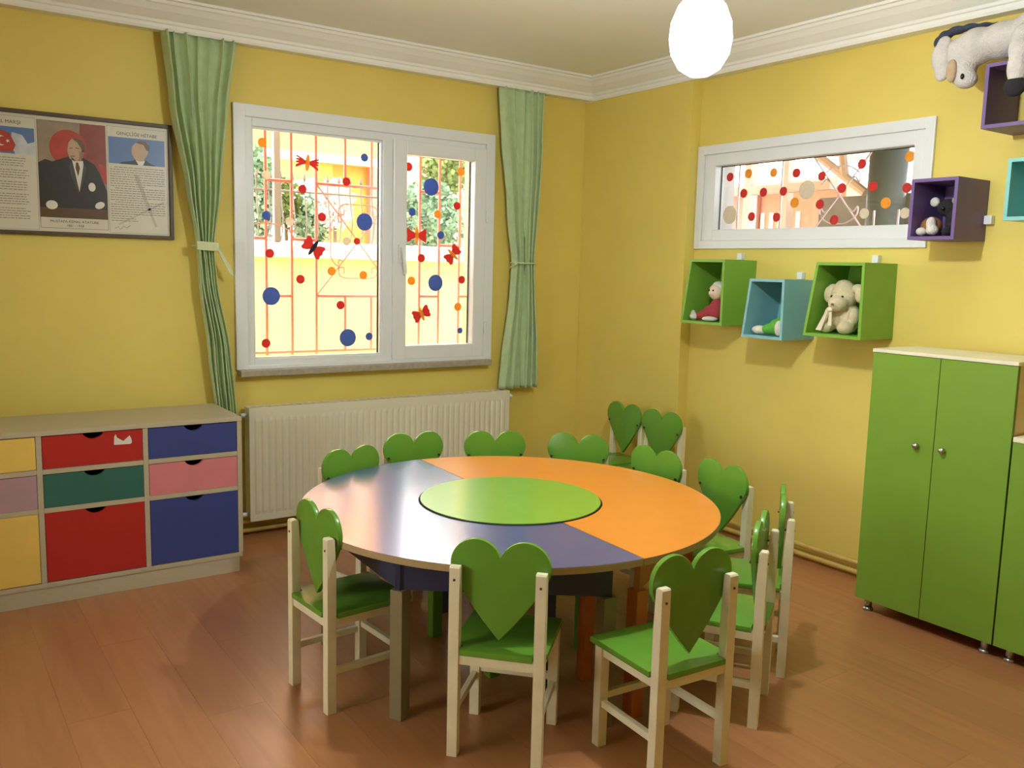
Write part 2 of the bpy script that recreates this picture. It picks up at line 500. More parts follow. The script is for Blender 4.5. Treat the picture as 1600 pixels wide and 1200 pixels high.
# ------------------------------------------------------------------ curtains
def curtain(rows, nf, name, label, seed, ybase=-.058):
    """rows: (z, xl, xr, amp) from top to bottom"""
    random.seed(seed)
    nz, nx = 70, nf * 12
    zt, zb = rows[0][0], rows[-1][0]
    def at(z):
        for a, b_ in zip(rows, rows[1:]):
            if b_[0] <= z <= a[0]:
                t = (a[0] - z) / (a[0] - b_[0]); t = t * t * (3 - 2 * t) * .5 + t * .5
                return [a[k] + (b_[k] - a[k]) * t for k in (1, 2, 3)]
        return rows[-1][1:]
    ph = [random.uniform(-.5, .5) for _ in range(nf + 1)]
    wd = [random.uniform(.6, 1.3) for _ in range(nf)]
    tot = sum(wd); cum = [sum(wd[:i]) / tot for i in range(nf + 1)]
    b = MB(); grid = []
    for i in range(nz + 1):
        z = zt + (zb - zt) * i / nz
        xl, xr, amp = at(z)
        row = []
        for j in range(nx + 1):
            s = j / nx
            k = min(nf - 1, max(i2 for i2 in range(nf) if cum[i2] <= s + 1e-9))
            loc_ = (s - cum[k]) / (cum[k + 1] - cum[k])
            y = ybase - amp * (0.5 - 0.5 * math.cos(2 * math.pi * loc_)) ** .8 * (0.75 + .35 * math.sin(ph[k] * 6 + z * 1.3))
            x = xl + (xr - xl) * s + .35 * (xr - xl) / nf * math.sin(2 * math.pi * loc_) * .45 + .004 * math.sin(z * 7 + ph[k] * 9)
            row.append(b.bm.verts.new((x, y, z)))
        grid.append(row)
    for A, B in zip(grid, grid[1:]):
        for k in range(len(A) - 1): b.bm.faces.new((A[k], A[k + 1], B[k + 1], B[k]))
    T = thing(name, label, 'curtain', ((rows[-1][1] + rows[-1][2]) / 2, ybase, zb))
    o = b.build('drape', CURT, T, True)
    sm = o.modifiers.new('thickness', 'SOLIDIFY'); sm.thickness = .003
    return T
cl = curtain([(2.511, -2.705, -2.345, .05), (2.2, -2.675, -2.385, .05), (1.8, -2.60, -2.435, .05), (1.51, -2.562, -2.472, .045), (1.35, -2.555, -2.455, .04), (1.0, -2.51, -2.40, .04), (.60, -2.475, -2.368, .04)], 7, 'curtain', 'mint green curtain tied narrow, between the framed print and the main window', 3)
b = MB()
b.tube([(-2.567 , -.11, 1.515), (-2.52, -.122, 1.512), (-2.467, -.115, 1.51), (-2.455, -.07, 1.51), (-2.52, -.045, 1.512), (-2.575, -.06, 1.515), (-2.567, -.11, 1.515)], .004, 6)
b.prism([(-2.572, 1.495), (-2.466, 1.49), (-2.466, 1.532), (-2.572, 1.537)], 'y', -.126, -.118, .002)
b.build('tie_band', CURT_TIE, cl)
MB().prism([(-2.468, 1.50), (-2.462, 1.515), (-2.40, 1.41), (-2.385, 1.365), (-2.412, 1.385)], 'y', -.102, -.096, .001).build('tie_tail', CURT_TIE, cl)
cr = curtain([(2.511, -.785, -.45, .05), (2.2, -.765, -.46, .05), (1.8, -.71, -.49, .045), (1.475, -.665, -.509, .04), (1.3, -.68, -.50, .04), (.9, -.725, -.475, .045), (.699, -.74, -.464, .045)], 6, 'curtain', 'mint green curtain tied by a thin cord, right of the main window', 11)
MB().tube([(-.672, -.1, 1.478), (-.64, -.114, 1.476), (-.55, -.114, 1.476), (-.502, -.1, 1.475), (-.50, -.06, 1.475), (-.58, -.045, 1.476), (-.67, -.05, 1.477), (-.672, -.1, 1.478)], .0045, 8).ball((-.672, -.108, 1.47), .012).tube([(-.674, -.108, 1.468), (-.70, -.108, 1.452), (-.712, -.106, 1.445)], .004, 6).build('tie_cord', CURT_TIE, cr, True)

# ------------------------------------------------------------------ framed print
PX0, PX1, PZ0, PZ1 = -3.535, -2.652, 1.54, 2.086
P = thing('framed_print', 'dark framed triptych print with a suited man in the middle panel', 'picture', ((PX0 + PX1) / 2, 0, PZ0))
ring('frame', FRAME_D, P, PX0, PX1, PZ0, PZ1, .018, .018, .018, .018, -.026, -.004, .003)
PAPER = mat('cream_print_paper', (214, 208, 188), 0.35, 0.02, 10)
INK = mat('dark_print_ink', (70, 62, 54), .4)
GREYI = mat('grey_print_ink', (140, 134, 122), .4)
PH_BG = mat('print_grey_brown', (150, 132, 110), .35, .15, 12)
PH_RED = mat('print_red', (176, 62, 44), .35, .12, 20)
PH_DRED = mat('print_dark_red', (140, 66, 52), .35, .12, 20)
PH_BLUE = mat('print_blue', (88, 120, 172), .35, .06, 14)
PH_SKY = mat('print_cloud', (196, 200, 204), .35, .15, 30)
SUIT = mat('print_charcoal', (46, 42, 40), .35, .1, 20)
SKIN = mat('print_skin', (190, 160, 126), .35, .05, 30)
HAIR = mat('print_brown_hair', (104, 82, 58), .35)
SHIRT = mat('print_white', (222, 218, 204), .35)
WOODP = mat('print_brown', (92, 66, 42), .35, .15, 20)
bx('print_sheet', PAPER, P, PX0 + .015, PX1 - .015, -.012, -.005, PZ0 + .015, PZ1 - .015)
ys = -.012
def flat(name, m, pts, parent=P, lay=1):
    return MB().prism(pts, 'y', ys - .0005 * lay, ys - .0005 * (lay - 1)).build(name, m, parent)
def rectp(x0, x1, z0, z1): return [(x0, z0), (x1, z0), (x1, z1), (x0, z1)]
def ell(cx, cz, rx, rz, n=24, a=0):
    return [(cx + rx * math.cos(2 * math.pi * k / n) * math.cos(a) - rz * math.sin(2 * math.pi * k / n) * math.sin(a), cz + rx * math.cos(2 * math.pi * k / n) * math.sin(a) + rz * math.sin(2 * math.pi * k / n) * math.cos(a)) for k in range(n)]
def outline(name, x0, x1, z0, z1, t=.0012, lay=1):
    b = MB()
    for q in (rectp(x0, x1, z0, z0 + t), rectp(x0, x1, z1 - t, z1), rectp(x0, x0 + t, z0, z1), rectp(x1 - t, x1, z0, z1)):
        b.prism(q, 'y', ys - .0005 * lay, ys - .0001)
    return b.build(name, INK, P)
# centre panel
cx0, cx1, cz0, cz1 = -3.232, -2.948, 1.622, 2.052
def C(u, v): return (cx0 + u * (cx1 - cx0), cz1 - v * (cz1 - cz0))
pan = flat('portrait_panel', PH_BG, rectp(cx0, cx1, cz0, cz1))
outline('caption_box', cx0, cx1, 1.574, cz1, .0014)
flat('red_field', PH_DRED, [C(.62, 0), C(1, 0), C(1, .62), C(.85, .6), C(.6, .3)], pan, 2)
flat('red_disc', PH_RED, ell(*C(.44, .27), .078, .082), pan, 3)
flat('red_patch', PH_RED, [C(.88, .4), C(1, .44), C(1, .62), C(.92, .58)], pan, 3)
flat('suit', SUIT, [C(0, .93), C(.0, .44), C(.1, .4), C(.2, .42), C(.42, .36), C(.5, .34), C(.66, .36), C(.82, .42), C(.9, .52), C(1, .7), C(1, .93)], pan, 4)
flat('shirt', SHIRT, [C(.48, .36), C(.54, .40), C(.65, .39), C(.655, .44), C(.58, .72), C(.52, .5)], pan, 5)
flat('tie', WOODP, [C(.545, .41), C(.575, .41), C(.60, .47), C(.57, .56), C(.535, .47)], pan, 6)
flat('head', SKIN, [C(.43, .27), C(.445, .21), C(.5, .165), C(.58, .16), C(.65, .19), C(.675, .26), C(.655, .34), C(.62, .39), C(.53, .40), C(.455, .375), C(.44, .345), C(.425, .305)], pan, 5)
flat('hair', HAIR, [C(.5, .166), C(.56, .155), C(.64, .175), C(.69, .235), C(.69, .29), C(.645, .3), C(.62, .25), C(.57, .2)], pan, 6)
flat('face_shade', HAIR, [C(.455, .268), C(.505, .258), C(.505, .266), C(.455, .276)], pan, 7)
flat('face_shade', HAIR, [C(.545, .255), C(.60, .262), C(.60, .27), C(.545, .264)], pan, 7)
flat('face_shade', HAIR, [C(.465, .347), C(.535, .343), C(.535, .351), C(.465, .354)], pan, 7)
flat('face_shade', mat('print_skin_shade', (150, 118, 88), .35), [C(.60, .30), C(.66, .28), C(.655, .34), C(.62, .385), C(.575, .397), C(.6, .35)], pan, 6)
flat('lapel', mat('print_grey_suit', (74, 68, 64), .35), [C(.655, .42), C(.70, .46), C(.66, .56), C(.585, .74), C(.60, .66)], pan, 5)
flat('lapel', MATS['print_grey_suit'], [C(.48, .40), C(.44, .45), C(.47, .56), C(.57, .74), C(.52, .55)], pan, 5)
flat('handkerchief', SHIRT, ell(*C(.77, .66), .015, .02), pan, 5)
flat('desk', WOODP, rectp(cx0, cx1, cz0, cz0 + .045), pan, 5)
flat('hand', SHIRT, ell(*C(.17, .87), .024, .02), pan, 6)
flat('hand', SHIRT, ell(*C(.88, .85), .022, .015, a=.5), pan, 6)
text('caption_text', 'MUSTAFA KEMAL ATATÜRK', .0165, INK, P, ((cx0 + cx1) / 2, ys - .0006, 1.600))
text('caption_text', '1881 - 1938', .015, INK, P, ((cx0 + cx1) / 2, ys - .0006, 1.582))
# right panel
rx0, rx1 = -2.942, -2.678
outline('panel_border', rx0, rx1, 1.564, 2.055, .0008)
text('title_text', 'GENÇLİĞE HİTABE', .021, INK, P, ((rx0 + rx1) / 2, ys - .0006, 2.018))
ph = flat('sky_panel', PH_BLUE, rectp(rx0 + .005, rx1 - .008, 1.886, 2.008))
def D(u, v): return (rx0 + .005 + u * (rx1 - rx0 - .013), 2.008 - v * .122)
flat('suit', SUIT, [D(.18, 1), D(.22, .93), D(.4, .86), D(.48, .8), D(.66, .8), D(.72, .9), D(.84, 1)], ph, 2)
flat('head', SKIN, [D(.41, .62), D(.40, .5), D(.42, .3), D(.48, .16), D(.58, .1), D(.68, .2), D(.71, .4), D(.68, .6), D(.64, .72), D(.62, .85), D(.5, .86), D(.44, .74)], ph, 3)
flat('hair', HAIR, [D(.48, .16), D(.56, .07), D(.66, .1), D(.73, .25), D(.72, .45), D(.67, .42), D(.62, .22)], ph, 4)
flat('shirt', SHIRT, [D(.47, .82), D(.55, .86), D(.64, .82), D(.6, 1), D(.52, 1)], ph, 4)
b = MB(); random.seed(5)
zz = 1.868
for i in range(24):
    xs_, xe = rx0 + .008, rx1 - .012
    if i in (0, 9, 15): xs_ += .02
    if i in (8, 14): xe -= .09
    if i >= 21: xe = xs_ + .08 + .05 * random.random()
    x = xs_
    while x < xe:
        wl_ = random.uniform(.006, .022)
        b.prism(rectp(x, min(x + wl_, xe), zz, zz + .0034), 'y', ys - .0005, ys - .0001); x += wl_ + .003
    zz -= .0108
b.build('text_lines', GREYI, P)
PALEI = mat('pale_grey_print', (188, 182, 166), .4)
MB().prism([(-2.83, 1.84), (-2.81, 1.84), (-2.728, 1.60), (-2.738, 1.595)], 'y', ys - .0004, ys - .0001).build('grey_quill', PALEI, P)
MB().prism([(-2.70, 1.72), (-2.69, 1.715), (-2.90, 1.60), (-2.905, 1.605)], 'y', ys - .0004, ys - .0001).build('grey_quill', PALEI, P)
MB().tube([(-2.92, ys, 1.585), (-2.905, ys, 1.592), (-2.895, ys, 1.58), (-2.88, ys, 1.596), (-2.868, ys, 1.588), (-2.85, ys, 1.60)], .0009, 4).build('signature', INK, P)
# left panel
lx0, lx1 = -3.506, -3.238
outline('panel_border', lx0, lx1, 1.564, 2.055, .0008)
text('title_text', 'İSTİKLAL MARŞI', .021, INK, P, ((lx0 + lx1) / 2, ys - .0006, 2.022))
ph = flat('flag_panel', PH_BLUE, rectp(lx0 + .008, lx1 - .005, 1.892, 2.008))
flat('cloud', PH_SKY, [(-3.32, 1.892), (-3.243, 1.892), (-3.243, 1.95), (-3.27, 1.94), (-3.29, 1.975), (-3.33, 1.985), (-3.34, 1.93)], ph, 2)
flat('flag', PH_RED, [(-3.49, 1.9), (-3.49, 1.99), (-3.4, 2.0), (-3.34, 1.98), (-3.318, 1.93), (-3.33, 1.9), (-3.42, 1.893)], ph, 3)
cres = ell(-3.375, 1.945, .022, .022, 28)
flat('crescent', SHIRT, cres, ph, 4); flat('crescent_gap', PH_RED, ell(-3.366, 1.945, .018, .018, 24), ph, 5)
flat('star', SHIRT, [(-3.348 + (.009 if k % 2 == 0 else .0036) * math.cos(k * math.pi / 5 + math.pi), 1.945 + (.009 if k % 2 == 0 else .0036) * math.sin(k * math.pi / 5 + math.pi)) for k in range(10)], ph, 6)
b = MB(); zz = 1.872
for st in range(5):
    for i in range(5 if st in (3, 4) else 4):
        x = lx0 + .03 + (.03 if st == 2 else 0); xe = lx1 - .03 - .025 * random.random()
        while x < xe:
            wl_ = random.uniform(.006, .022)
            b.prism(rectp(x, min(x + wl_, xe), zz, zz + .0034), 'y', ys - .0005, ys - .0001); x += wl_ + .003
        zz -= .0108
    zz -= .009
b.build('text_lines', GREYI, P)

# ------------------------------------------------------------------ drawer unit
U = thing('drawer_unit', 'low greige drawer unit with coloured drawers against the back wall', 'drawer unit', (-3.14, -.36, 0))
UF, UB = -.576, -.135
ux = [-3.766, -3.354, -2.942, -2.532]                 # divider centres
b = MB()
bx('top_board', UNIT, U, -3.775, -2.511, UF - .004, UB, .716, .736, .002)
bx('plinth', UNIT, U, -3.775, -2.528, UF + .004, UB, 0, .071, .001)
bx('bottom_board', UNIT, U, -3.775, -2.514, UF, UB, .072, .093, .001)
for x in (-3.764, -3.343, -2.931, -2.522):
    bx('upright', UNIT, U, x - .0105, x + .0105, UF, UB, .093, .716, .001)
bx('back_panel', UNIT, U, -3.775, -2.514, UB - .006, UB, .093, .716)
colx = [(-3.7535, -3.3535), (-3.3325, -2.9415), (-2.9205, -2.5325)]
rowz = [(.576, .714), (.411, .554), (.095, .392)]
for cx_ in colx:
    for z in (.565, .4015): bx('rail', UNIT, U, cx_[0] + .0002, cx_[1] - .0002, UF + .001, UF + .4, z - .0105, z + .0105, .001)
DC = {(2, 0): ('blue', (58, 70, 132)), (2, 1): ('pink', (214, 128, 132)), (2, 2): ('blue', (58, 70, 132)),
      (1, 0): ('red', (178, 40, 34)), (1, 1): ('teal', (50, 104, 92)), (1, 2): ('red', (178, 40, 34)),
      (0, 0): ('yellow', (232, 196, 96)), (0, 1): ('lilac', (176, 142, 152)), (0, 2): ('yellow', (232, 196, 96))}
drawers = {}
for ci, (a, b_) in enumerate(colx):
    for ri, (za, zb) in enumerate(rowz):
        nm, rgb = DC[(ci, ri)]
        a2, b2 = a + .002, b_ - .002
        zb2 = zb - .002; za2 = za + .002
        mid = (a2 + b2) / 2; hw, dp = .041, .024
        rad = (hw * hw + dp * dp) / (2 * dp); ang = math.asin(hw / rad)
        arc = [(mid + rad * math.sin(t), zb2 + (rad - dp) - rad * math.cos(t)) for t in [ang - 2 * ang * k / 14 for k in range(15)]]
        pts = [(a2, za2), (b2, za2), (b2, zb2)] + arc + [(a2, zb2)]
        fd = MB().prism(pts, 'y', UF + .001, UF + .019).build('drawer_front', mat('drawer_' + nm, rgb, .42, .03, 12, .03, 150), U)
        fd['label'] = nm + ' drawer front with a half-moon grip'
        b = MB()
        b.box(a2 + .01, b2 - .01, UF + .3, UF + .31, za2 + .01, zb2 - .03).box(a2 + .01, a2 + .02, UF + .02, UF + .3, za2 + .01, zb2 - .03).box(b2 - .02, b2 - .01, UF + .02, UF + .3, za2 + .01, zb2 - .03).box(a2 + .01, b2 - .01, UF + .02, UF + .3, za2 + .01, za2 + .016)
        b.build('drawer_box', DARKIN, fd)
        drawers[(ci, ri)] = fd
MB().prism([(-3.058, .654), (-3.056, .69), (-3.05, .70), (-3.045, .685), (-3.02, .668), (-2.995, .69), (-2.988, .676), (-2.986, .66), (-2.992, .653)], 'y', UF - .0005, UF + .0015).solo('paper_sticker', SHIRT, (-3.02, UF, .654), label='torn white paper sticker on the red top drawer', cat='sticker')

# ------------------------------------------------------------------ green wardrobe and low cabinet
Wd = thing('wardrobe', 'tall green two-door cupboard on short metal legs by the right wall', 'cupboard', (-.2, -2.68, 0))
wy0, wy1, wf, wb_, wz0_, wz1_ = -2.978, -2.387, -.40, -.07, .056, 1.132
b = MB()
b.box(wf + .02, wb_, wy0 + .002, wy0 + .02, wz0_, wz1_).box(wf + .02, wb_, wy1 - .02, wy1 - .002, wz0_, wz1_).box(wf + .02, wb_, wy0 + .02, wy1 - .02, wz0_, wz0_ + .018).box(wb_ - .008, wb_, wy0 + .02, wy1 - .02, wz0_, wz1_)
b.build('carcass', BEIGE_CAB, Wd)
bx('top_board', CREAM_TOP, Wd, wf - .004, wb_, wy0 - .003, wy1 + .003, wz1_, wz1_ + .014, .001)
ym = -2.682
for (ya_, yb_, ky) in ((wy0, ym - .0015, -2.724), (ym + .0015, wy1, -2.614)):
    d = bx('door', GREEN_CAB, Wd, wf, wf + .018, ya_, yb_, wz0_, wz1_ - .002, .001)
    bx('edge_strip', GREEN_EDGE, d, wf + .0005, wf + .0175, ya_ - .0006, ya_ + .001, wz0_, wz1_ - .002)
    MB().cyl((wf, ky, .768), (wf - .014, ky, .768), .006, 12).cyl((wf - .012, ky, .768), (wf - .022, ky, .768), .013, 16, .011).build('knob', STEEL, d, True)
for y in (-2.425, -2.935):
    for x in (-.355, -.11):
        MB().cyl((x, y, .012), (x, y, wz0_), .015, 14).cyl((x, y, 0), (x, y, .012), .021, 14).build('leg', STEEL, Wd, True)
Lc = thing('low_cabinet', 'low green cabinet with a white top, right of the tall green cupboard', 'cabinet', (-.2, -3.28, 0))
ly0, ly1 = -3.575, -2.985
b = MB()
b.box(wf + .02, wb_, ly0 + .002, ly0 + .02, wz0_, .85).box(wf + .02, wb_, ly1 - .02, ly1 - .002, wz0_, .85).box(wf + .02, wb_, ly0 + .02, ly1 - .02, wz0_, wz0_ + .018).box(wb_ - .008, wb_, ly0 + .02, ly1 - .02, wz0_, .85)
b.build('carcass', BEIGE_CAB, Lc)
bx('top_board', CREAM_TOP, Lc, wf - .002, wb_, ly0, ly1, .85, .868, .001)
for (ya_, yb_, ky) in ((ly0, -3.282, -3.32), (-3.279, ly1, -3.24)):
    d = bx('door', GREEN_CAB, Lc, wf, wf + .018, ya_, yb_, wz0_, .849, .001)
    MB().cyl((wf, ky, .6), (wf - .014, ky, .6), .006, 12).cyl((wf - .012, ky, .6), (wf - .022, ky, .6), .013, 16, .011).build('knob', STEEL, d, True)
for y in (-3.03, -3.53):
    for x in (-.355, -.11):
        MB().cyl((x, y, .012), (x, y, wz0_), .015, 14).cyl((x, y, 0), (x, y, .012), .021, 14).build('leg', STEEL, Lc, True)

# ------------------------------------------------------------------ the three tables
TC = Vector((-1.902, -1.884)); TR, TI, TZ = .781, .349, .57
def arcp(r, a0, a1, n): return [(TC.x + r * math.cos(math.radians(a0 + (a1 - a0) * k / n)), TC.y + r * math.sin(math.radians(a0 + (a1 - a0) * k / n))) for k in range(n + 1)]
def half(name, label, a0, m, apm):
    cx, cy = TC.x + .4 * math.cos(math.radians(a0 + 90)), TC.y + .4 * math.sin(math.radians(a0 + 90))
    T = thing(name, label, 'table', (cx, cy, 0))
    e = .12
    pts = arcp(TR - .001, a0 + e, a0 + 180 - e, 72) + arcp(TI, a0 + 180 - e * 2, a0 + e * 2, 40)
    MB().prism(pts, 'z', TZ - .022, TZ).build('table_top', m, T)
    pts = arcp(TR, a0 + e, a0 + 180 - e, 72) + arcp(TR - .002, a0 + 180 - e, a0 + e, 72)
    MB().prism(pts, 'z', TZ - .0225, TZ - .0008).build('edge_band', T_EDGE, T)
    las = [a0 + 5.2, a0 + 61.7, a0 + 118.3, a0 + 174.8]
    LPs = [Vector((TC.x + .688 * math.cos(math.radians(a)), TC.y + .688 * math.sin(math.radians(a)))) for a in las]
    for p, a in zip(LPs, las):
        t = bmesh.new(); bmesh.ops.create_cube(t, size=1)
        mt = Matrix.Translation((p.x, p.y, .215)) @ Matrix.Rotation(math.radians(a), 4, 'Z') @ Matrix.Diagonal((.046, .046, .43, 1))
        b = MB(); b.merge(t, mt); b.build('leg', T_LEG if apm is AP_BLUE else AP_OR, T)
    for p, q in zip(LPs, LPs[1:]):
        d = (q - p); t = bmesh.new(); bmesh.ops.create_cube(t, size=1)
        mid = (p + q) / 2
        mt = Matrix.Translation((mid.x, mid.y, .489)) @ Matrix.Rotation(math.atan2(d.y, d.x), 4, 'Z') @ Matrix.Diagonal((d.length + .03, .02, .118, 1))
        b = MB(); b.merge(t, mt); b.build('apron', apm, T)
    i0 = [Vector((TC.x + .395 * math.cos(math.radians(a)), TC.y + .395 * math.sin(math.radians(a)))) for a in (a0 + 12, a0 + 64, a0 + 116, a0 + 168)]
    for p, q in zip(i0, i0[1:]):
        d = (q - p); t = bmesh.new(); bmesh.ops.create_cube(t, size=1); mid = (p + q) / 2
        mt = Matrix.Translation((mid.x, mid.y, .489)) @ Matrix.Rotation(math.atan2(d.y, d.x), 4, 'Z') @ Matrix.Diagonal((d.length + .01, .018, .118, 1))
        b = MB(); b.merge(t, mt); b.build('inner_apron', apm, T)
    for a in (a0 + 12, a0 + 168):
        p = (TC.x + .40 * math.cos(math.radians(a)), TC.y + .40 * math.sin(math.radians(a)))
        bx('inner_leg', apm, T, p[0] - .02, p[0] + .02, p[1] - .02, p[1] + .02, 0, .43)
    return T
half('half_table', 'blue half-ring table, the left half of the round table', 87.2, T_BLUE, AP_BLUE)
half('half_table', 'orange half-ring table, the right half of the round table', 267.2, T_ORANGE, AP_OR)
G_ = thing('centre_table', 'small round green table set in the middle of the ring', 'table', (TC.x, TC.y, 0))
MB().prism(arcp(.342, 0, 357, 71), 'z', TZ - .016, TZ + .0055).build('table_top', T_GREEN, G_)
MB().prism(arcp(.3435, 0, 357, 71), 'z', TZ - .016, TZ + .003).build('edge_band', mat('dark_edge_band', (70, 64, 50), .5), G_)
for k in range(4):
    a, c_ = math.radians(45 + 90 * k), math.radians(135 + 90 * k)
    p = Vector((TC.x + .29 * math.cos(a), TC.y + .29 * math.sin(a))); q = Vector((TC.x + .29 * math.cos(c_), TC.y + .29 * math.sin(c_)))
    bx('leg', AP_GR, G_, p.x - .021, p.x + .021, p.y - .021, p.y + .021, 0, TZ - .016)
    d = q - p; t = bmesh.new(); bmesh.ops.create_cube(t, size=1); mid = (p + q) / 2
    mt = Matrix.Translation((mid.x, mid.y, TZ - .016 - .05)) @ Matrix.Rotation(math.atan2(d.y, d.x), 4, 'Z') @ Matrix.Diagonal((d.length - .04, .018, .1, 1))
    b = MB(); b.merge(t, mt); b.build('apron', AP_GR, G_)

# ------------------------------------------------------------------ heart-back chairs
def heart_pts(n=18):
    c, cz, r = .073, .225, .0775
    d = math.hypot(c, cz); base = math.atan2(cz, c)
    ta = base - math.asin(r / d)                       # direction of tangent from the tip, right side
    tl = math.sqrt(d * d - r * r)
    tp = (tl * math.cos(ta), tl * math.sin(ta))
    a0 = math.atan2(tp[1] - cz, tp[0] - c)
    zc_ = math.sqrt(r * r - c * c); a1 = math.atan2(zc_, -c)
    right = [(0, 0)]
    for k in range(1, 6):                              # gently bowed flank
        t = k / 6; bow = .006 * math.sin(math.pi * t)
        right.append((tp[0] * t + bow, tp[1] * t - bow * .3))
    right += [(c + r * math.cos(a0 + (a1 - a0) * k / n), cz + r * math.sin(a0 + (a1 - a0) * k / n)) for k in range(n + 1)]
    left = [(-x, z) for x, z in right[1:-1]][::-1]
    return right + left
def chair_proto():
    T = thing('heart_back_chair')
    H = [(x, z + .360) for x, z in heart_pts()]
    o = MB().prism(H, 'y', -.111, -.093, .004).build('backrest', CHAIR_G, T); smooth_by_angle(o, 35)
    seat = [(-.146, .168), (-.146, -.108), (-.108, -.108), (-.108, -.148), (.108, -.148), (.108, -.108), (.146, -.108), (.146, .168)]
    o = MB().prism(seat, 'z', .318, .337, .004).build('seat', CHAIR_G, T); smooth_by_angle(o, 35)
    for s in (-1, 1):
        x = s * .1275
        b = MB(); b.prism([(-.145, 0), (-.113, 0), (-.113, .47), (-.118, .578), (-.123, .585), (-.141, .585), (-.145, .58)], 'x', x - .016, x + .016, .002)
        b.build('leg', CHAIR_W, T)
        MB().box(x - .016, x + .016, .113, .145, 0, .318, .002).build('leg', CHAIR_W, T)
        MB().box(x - .009, x + .009, -.113, .113, .29, .318, .001).build('seat_rail', CHAIR_W, T)
        MB().box(x - .009, x + .009, -.113, .113, .128, .150, .002).build('stretcher', CHAIR_W, T)
        MB().cyl((x, -.147, .545), (x, -.088, .545), .004, 10).cyl((x, -.093, .545), (x, -.0885, .545), .0065, 10).build('bolt', BOLT_M, T)
    MB().box(-.1115, .1115, -.140, -.122, .288, .318, .001).build('seat_rail', CHAIR_W, T)
    MB().box(-.1115, .1115, .122, .140, .288, .318, .001).build('seat_rail', CHAIR_W, T)
    MB().box(-.1115, .1115, .120, .138, .148, .170, .002).build('stretcher', CHAIR_W, T)
    return T
CH = [  # rear-post midpoint, facing direction, label
    ((-2.711, -1.91), (.996, .08), 'green heart-back chair seen side-on at the left end of the table'),
    ((-2.402, -2.552), (.73, .68), 'green heart-back chair front centre, its back to the viewer at the blue table'),
    ((-1.969, -2.914), (.06, .998), 'green heart-back chair front right, nearest the viewer, turned to the orange table'),
    ((-1.485, -2.767), (-.53, .85), 'edge-on heart-back chair between the nearest chair and the rightmost chair'),
    ((-1.122, -2.566), (-.627, .779), 'edge-on heart-back chair farthest to the right, nearest the green cupboard'),
    ((-.955, -2.115), (-.993, .12), 'heart-back chair facing left at the right tip of the orange table'),
    ((-.997, -1.757), (-1, -.05), 'heart-back chair behind the orange table, in front of the two corner chairs'),
    ((-1.10, -1.305), (-.76, -.645), 'heart-back chair behind the orange table, just left of the corner chairs'),
    ((-1.428, -1.052), (-.42, -.9), 'heart-back chair behind the table at the right end of the radiator'),
    ((-1.802, -.902), (-.12, -.99), 'heart-back chair in front of the middle of the radiator, by the table seam'),
    ((-2.215, -1.087), (.23, -.97), 'heart-back chair at the back left of the blue table before the radiator'),
    ((-.21, -.668), (-1, .02), 'heart-back chair standing deepest in the room corner, away from the table'),
    ((-.215, -.988), (-1, -.06), 'heart-back chair against the right wall, beside the one in the corner'),
]
proto = chair_proto()
kids = list(proto.children)
for i, (mid, d, lab) in enumerate(CH):
    d = Vector(d).normalized()
    rz = math.atan2(d.y, d.x) - math.pi / 2
    loc = Vector((mid[0], mid[1])) + d * .129
    if i == 0: t = proto
    else:
        t = proto.copy(); COL.objects.link(t)
        for k in kids:
            c_ = k.copy(); COL.objects.link(c_); c_.parent = t
    t.location = (loc.x, loc.y, 0); t.rotation_euler = (0, 0, rz)
    tag(t, lab, 'chair', 'heart-back chairs')

# ------------------------------------------------------------------ wall cubbies
def cubby(name, label, top, bot, z0, z1, m, xf=-.25, th=.014, back=True, bracket=None):
    """top=(ya,yb) bot=(ya,yb): far/near edges of the front outline; extruded to the wall"""
    T = thing(name, label, 'wall shelf', (xf / 2, (bot[0] + bot[1]) / 2, z0), group='box shelves on the right wall')
    (ta, tb), (ba, bb) = top, bot
    def edge(z, far):                                  # y of the slanted side at height z
        t = (z - z0) / (z1 - z0)
        return (ba + (ta - ba) * t) if far else (bb + (tb - bb) * t)
    MB().prism([(edge(z1, 1), z1), (edge(z1, 0), z1), (edge(z1 - th, 0), z1 - th), (edge(z1 - th, 1), z1 - th)], 'x', xf, -.001).build('top_panel', m, T)
    MB().prism([(ba, z0), (bb, z0), (edge(z0 + th, 0), z0 + th), (edge(z0 + th, 1), z0 + th)], 'x', xf, -.001).build('bottom_panel', m, T)
    for far in (1, 0):
        s = -1 if far else 1
        a, b_ = edge(z1 - th, far), edge(z0 + th, far)
        MB().prism([(a, z1 - th), (b_, z0 + th), (b_ + s * th, z0 + th), (a + s * th, z1 - th)], 'x', xf, -.001).build('side_panel', m, T)
    if back:
        MB().prism([(edge(z1 - th, 1) - th, z1 - th), (edge(z1 - th, 0) + th, z1 - th), (edge(z0 + th, 0) + th, z0 + th), (edge(z0 + th, 1) - th, z0 + th)], 'x', -.008, -.002).build('back_panel', m, T)
    if bracket:
        MB().box(-.03, -.001, bracket[0] - .016, bracket[0] + .016, bracket[1] - .016, bracket[1] + .02, .003).build('bracket', PVC, T)
    return T
CUB_G = mat('green_cubby_board', (124, 176, 62), .4, .03, 12)
CUB_B = mat('teal_blue_cubby_board', (128, 184, 190), .4, .03, 12)
CUB_P = mat('purple_cubby_board', (112, 88, 142), .45, .04, 12)
CUB_T = mat('aqua_cubby_board', (132, 200, 196), .4, .03, 12)
cubby('box_shelf', 'green slanted box shelf below the high window, holding a red doll', (-1.155, -1.398), (-1.103, -1.401), 1.172, 1.516, CUB_G, bracket=(-1.30, 1.535))
cubby('box_shelf', 'pale blue slanted box shelf between the two green ones', (-1.571, -1.785), (-1.534, -1.789), 1.126, 1.422, CUB_B, bracket=(-1.698, 1.44))
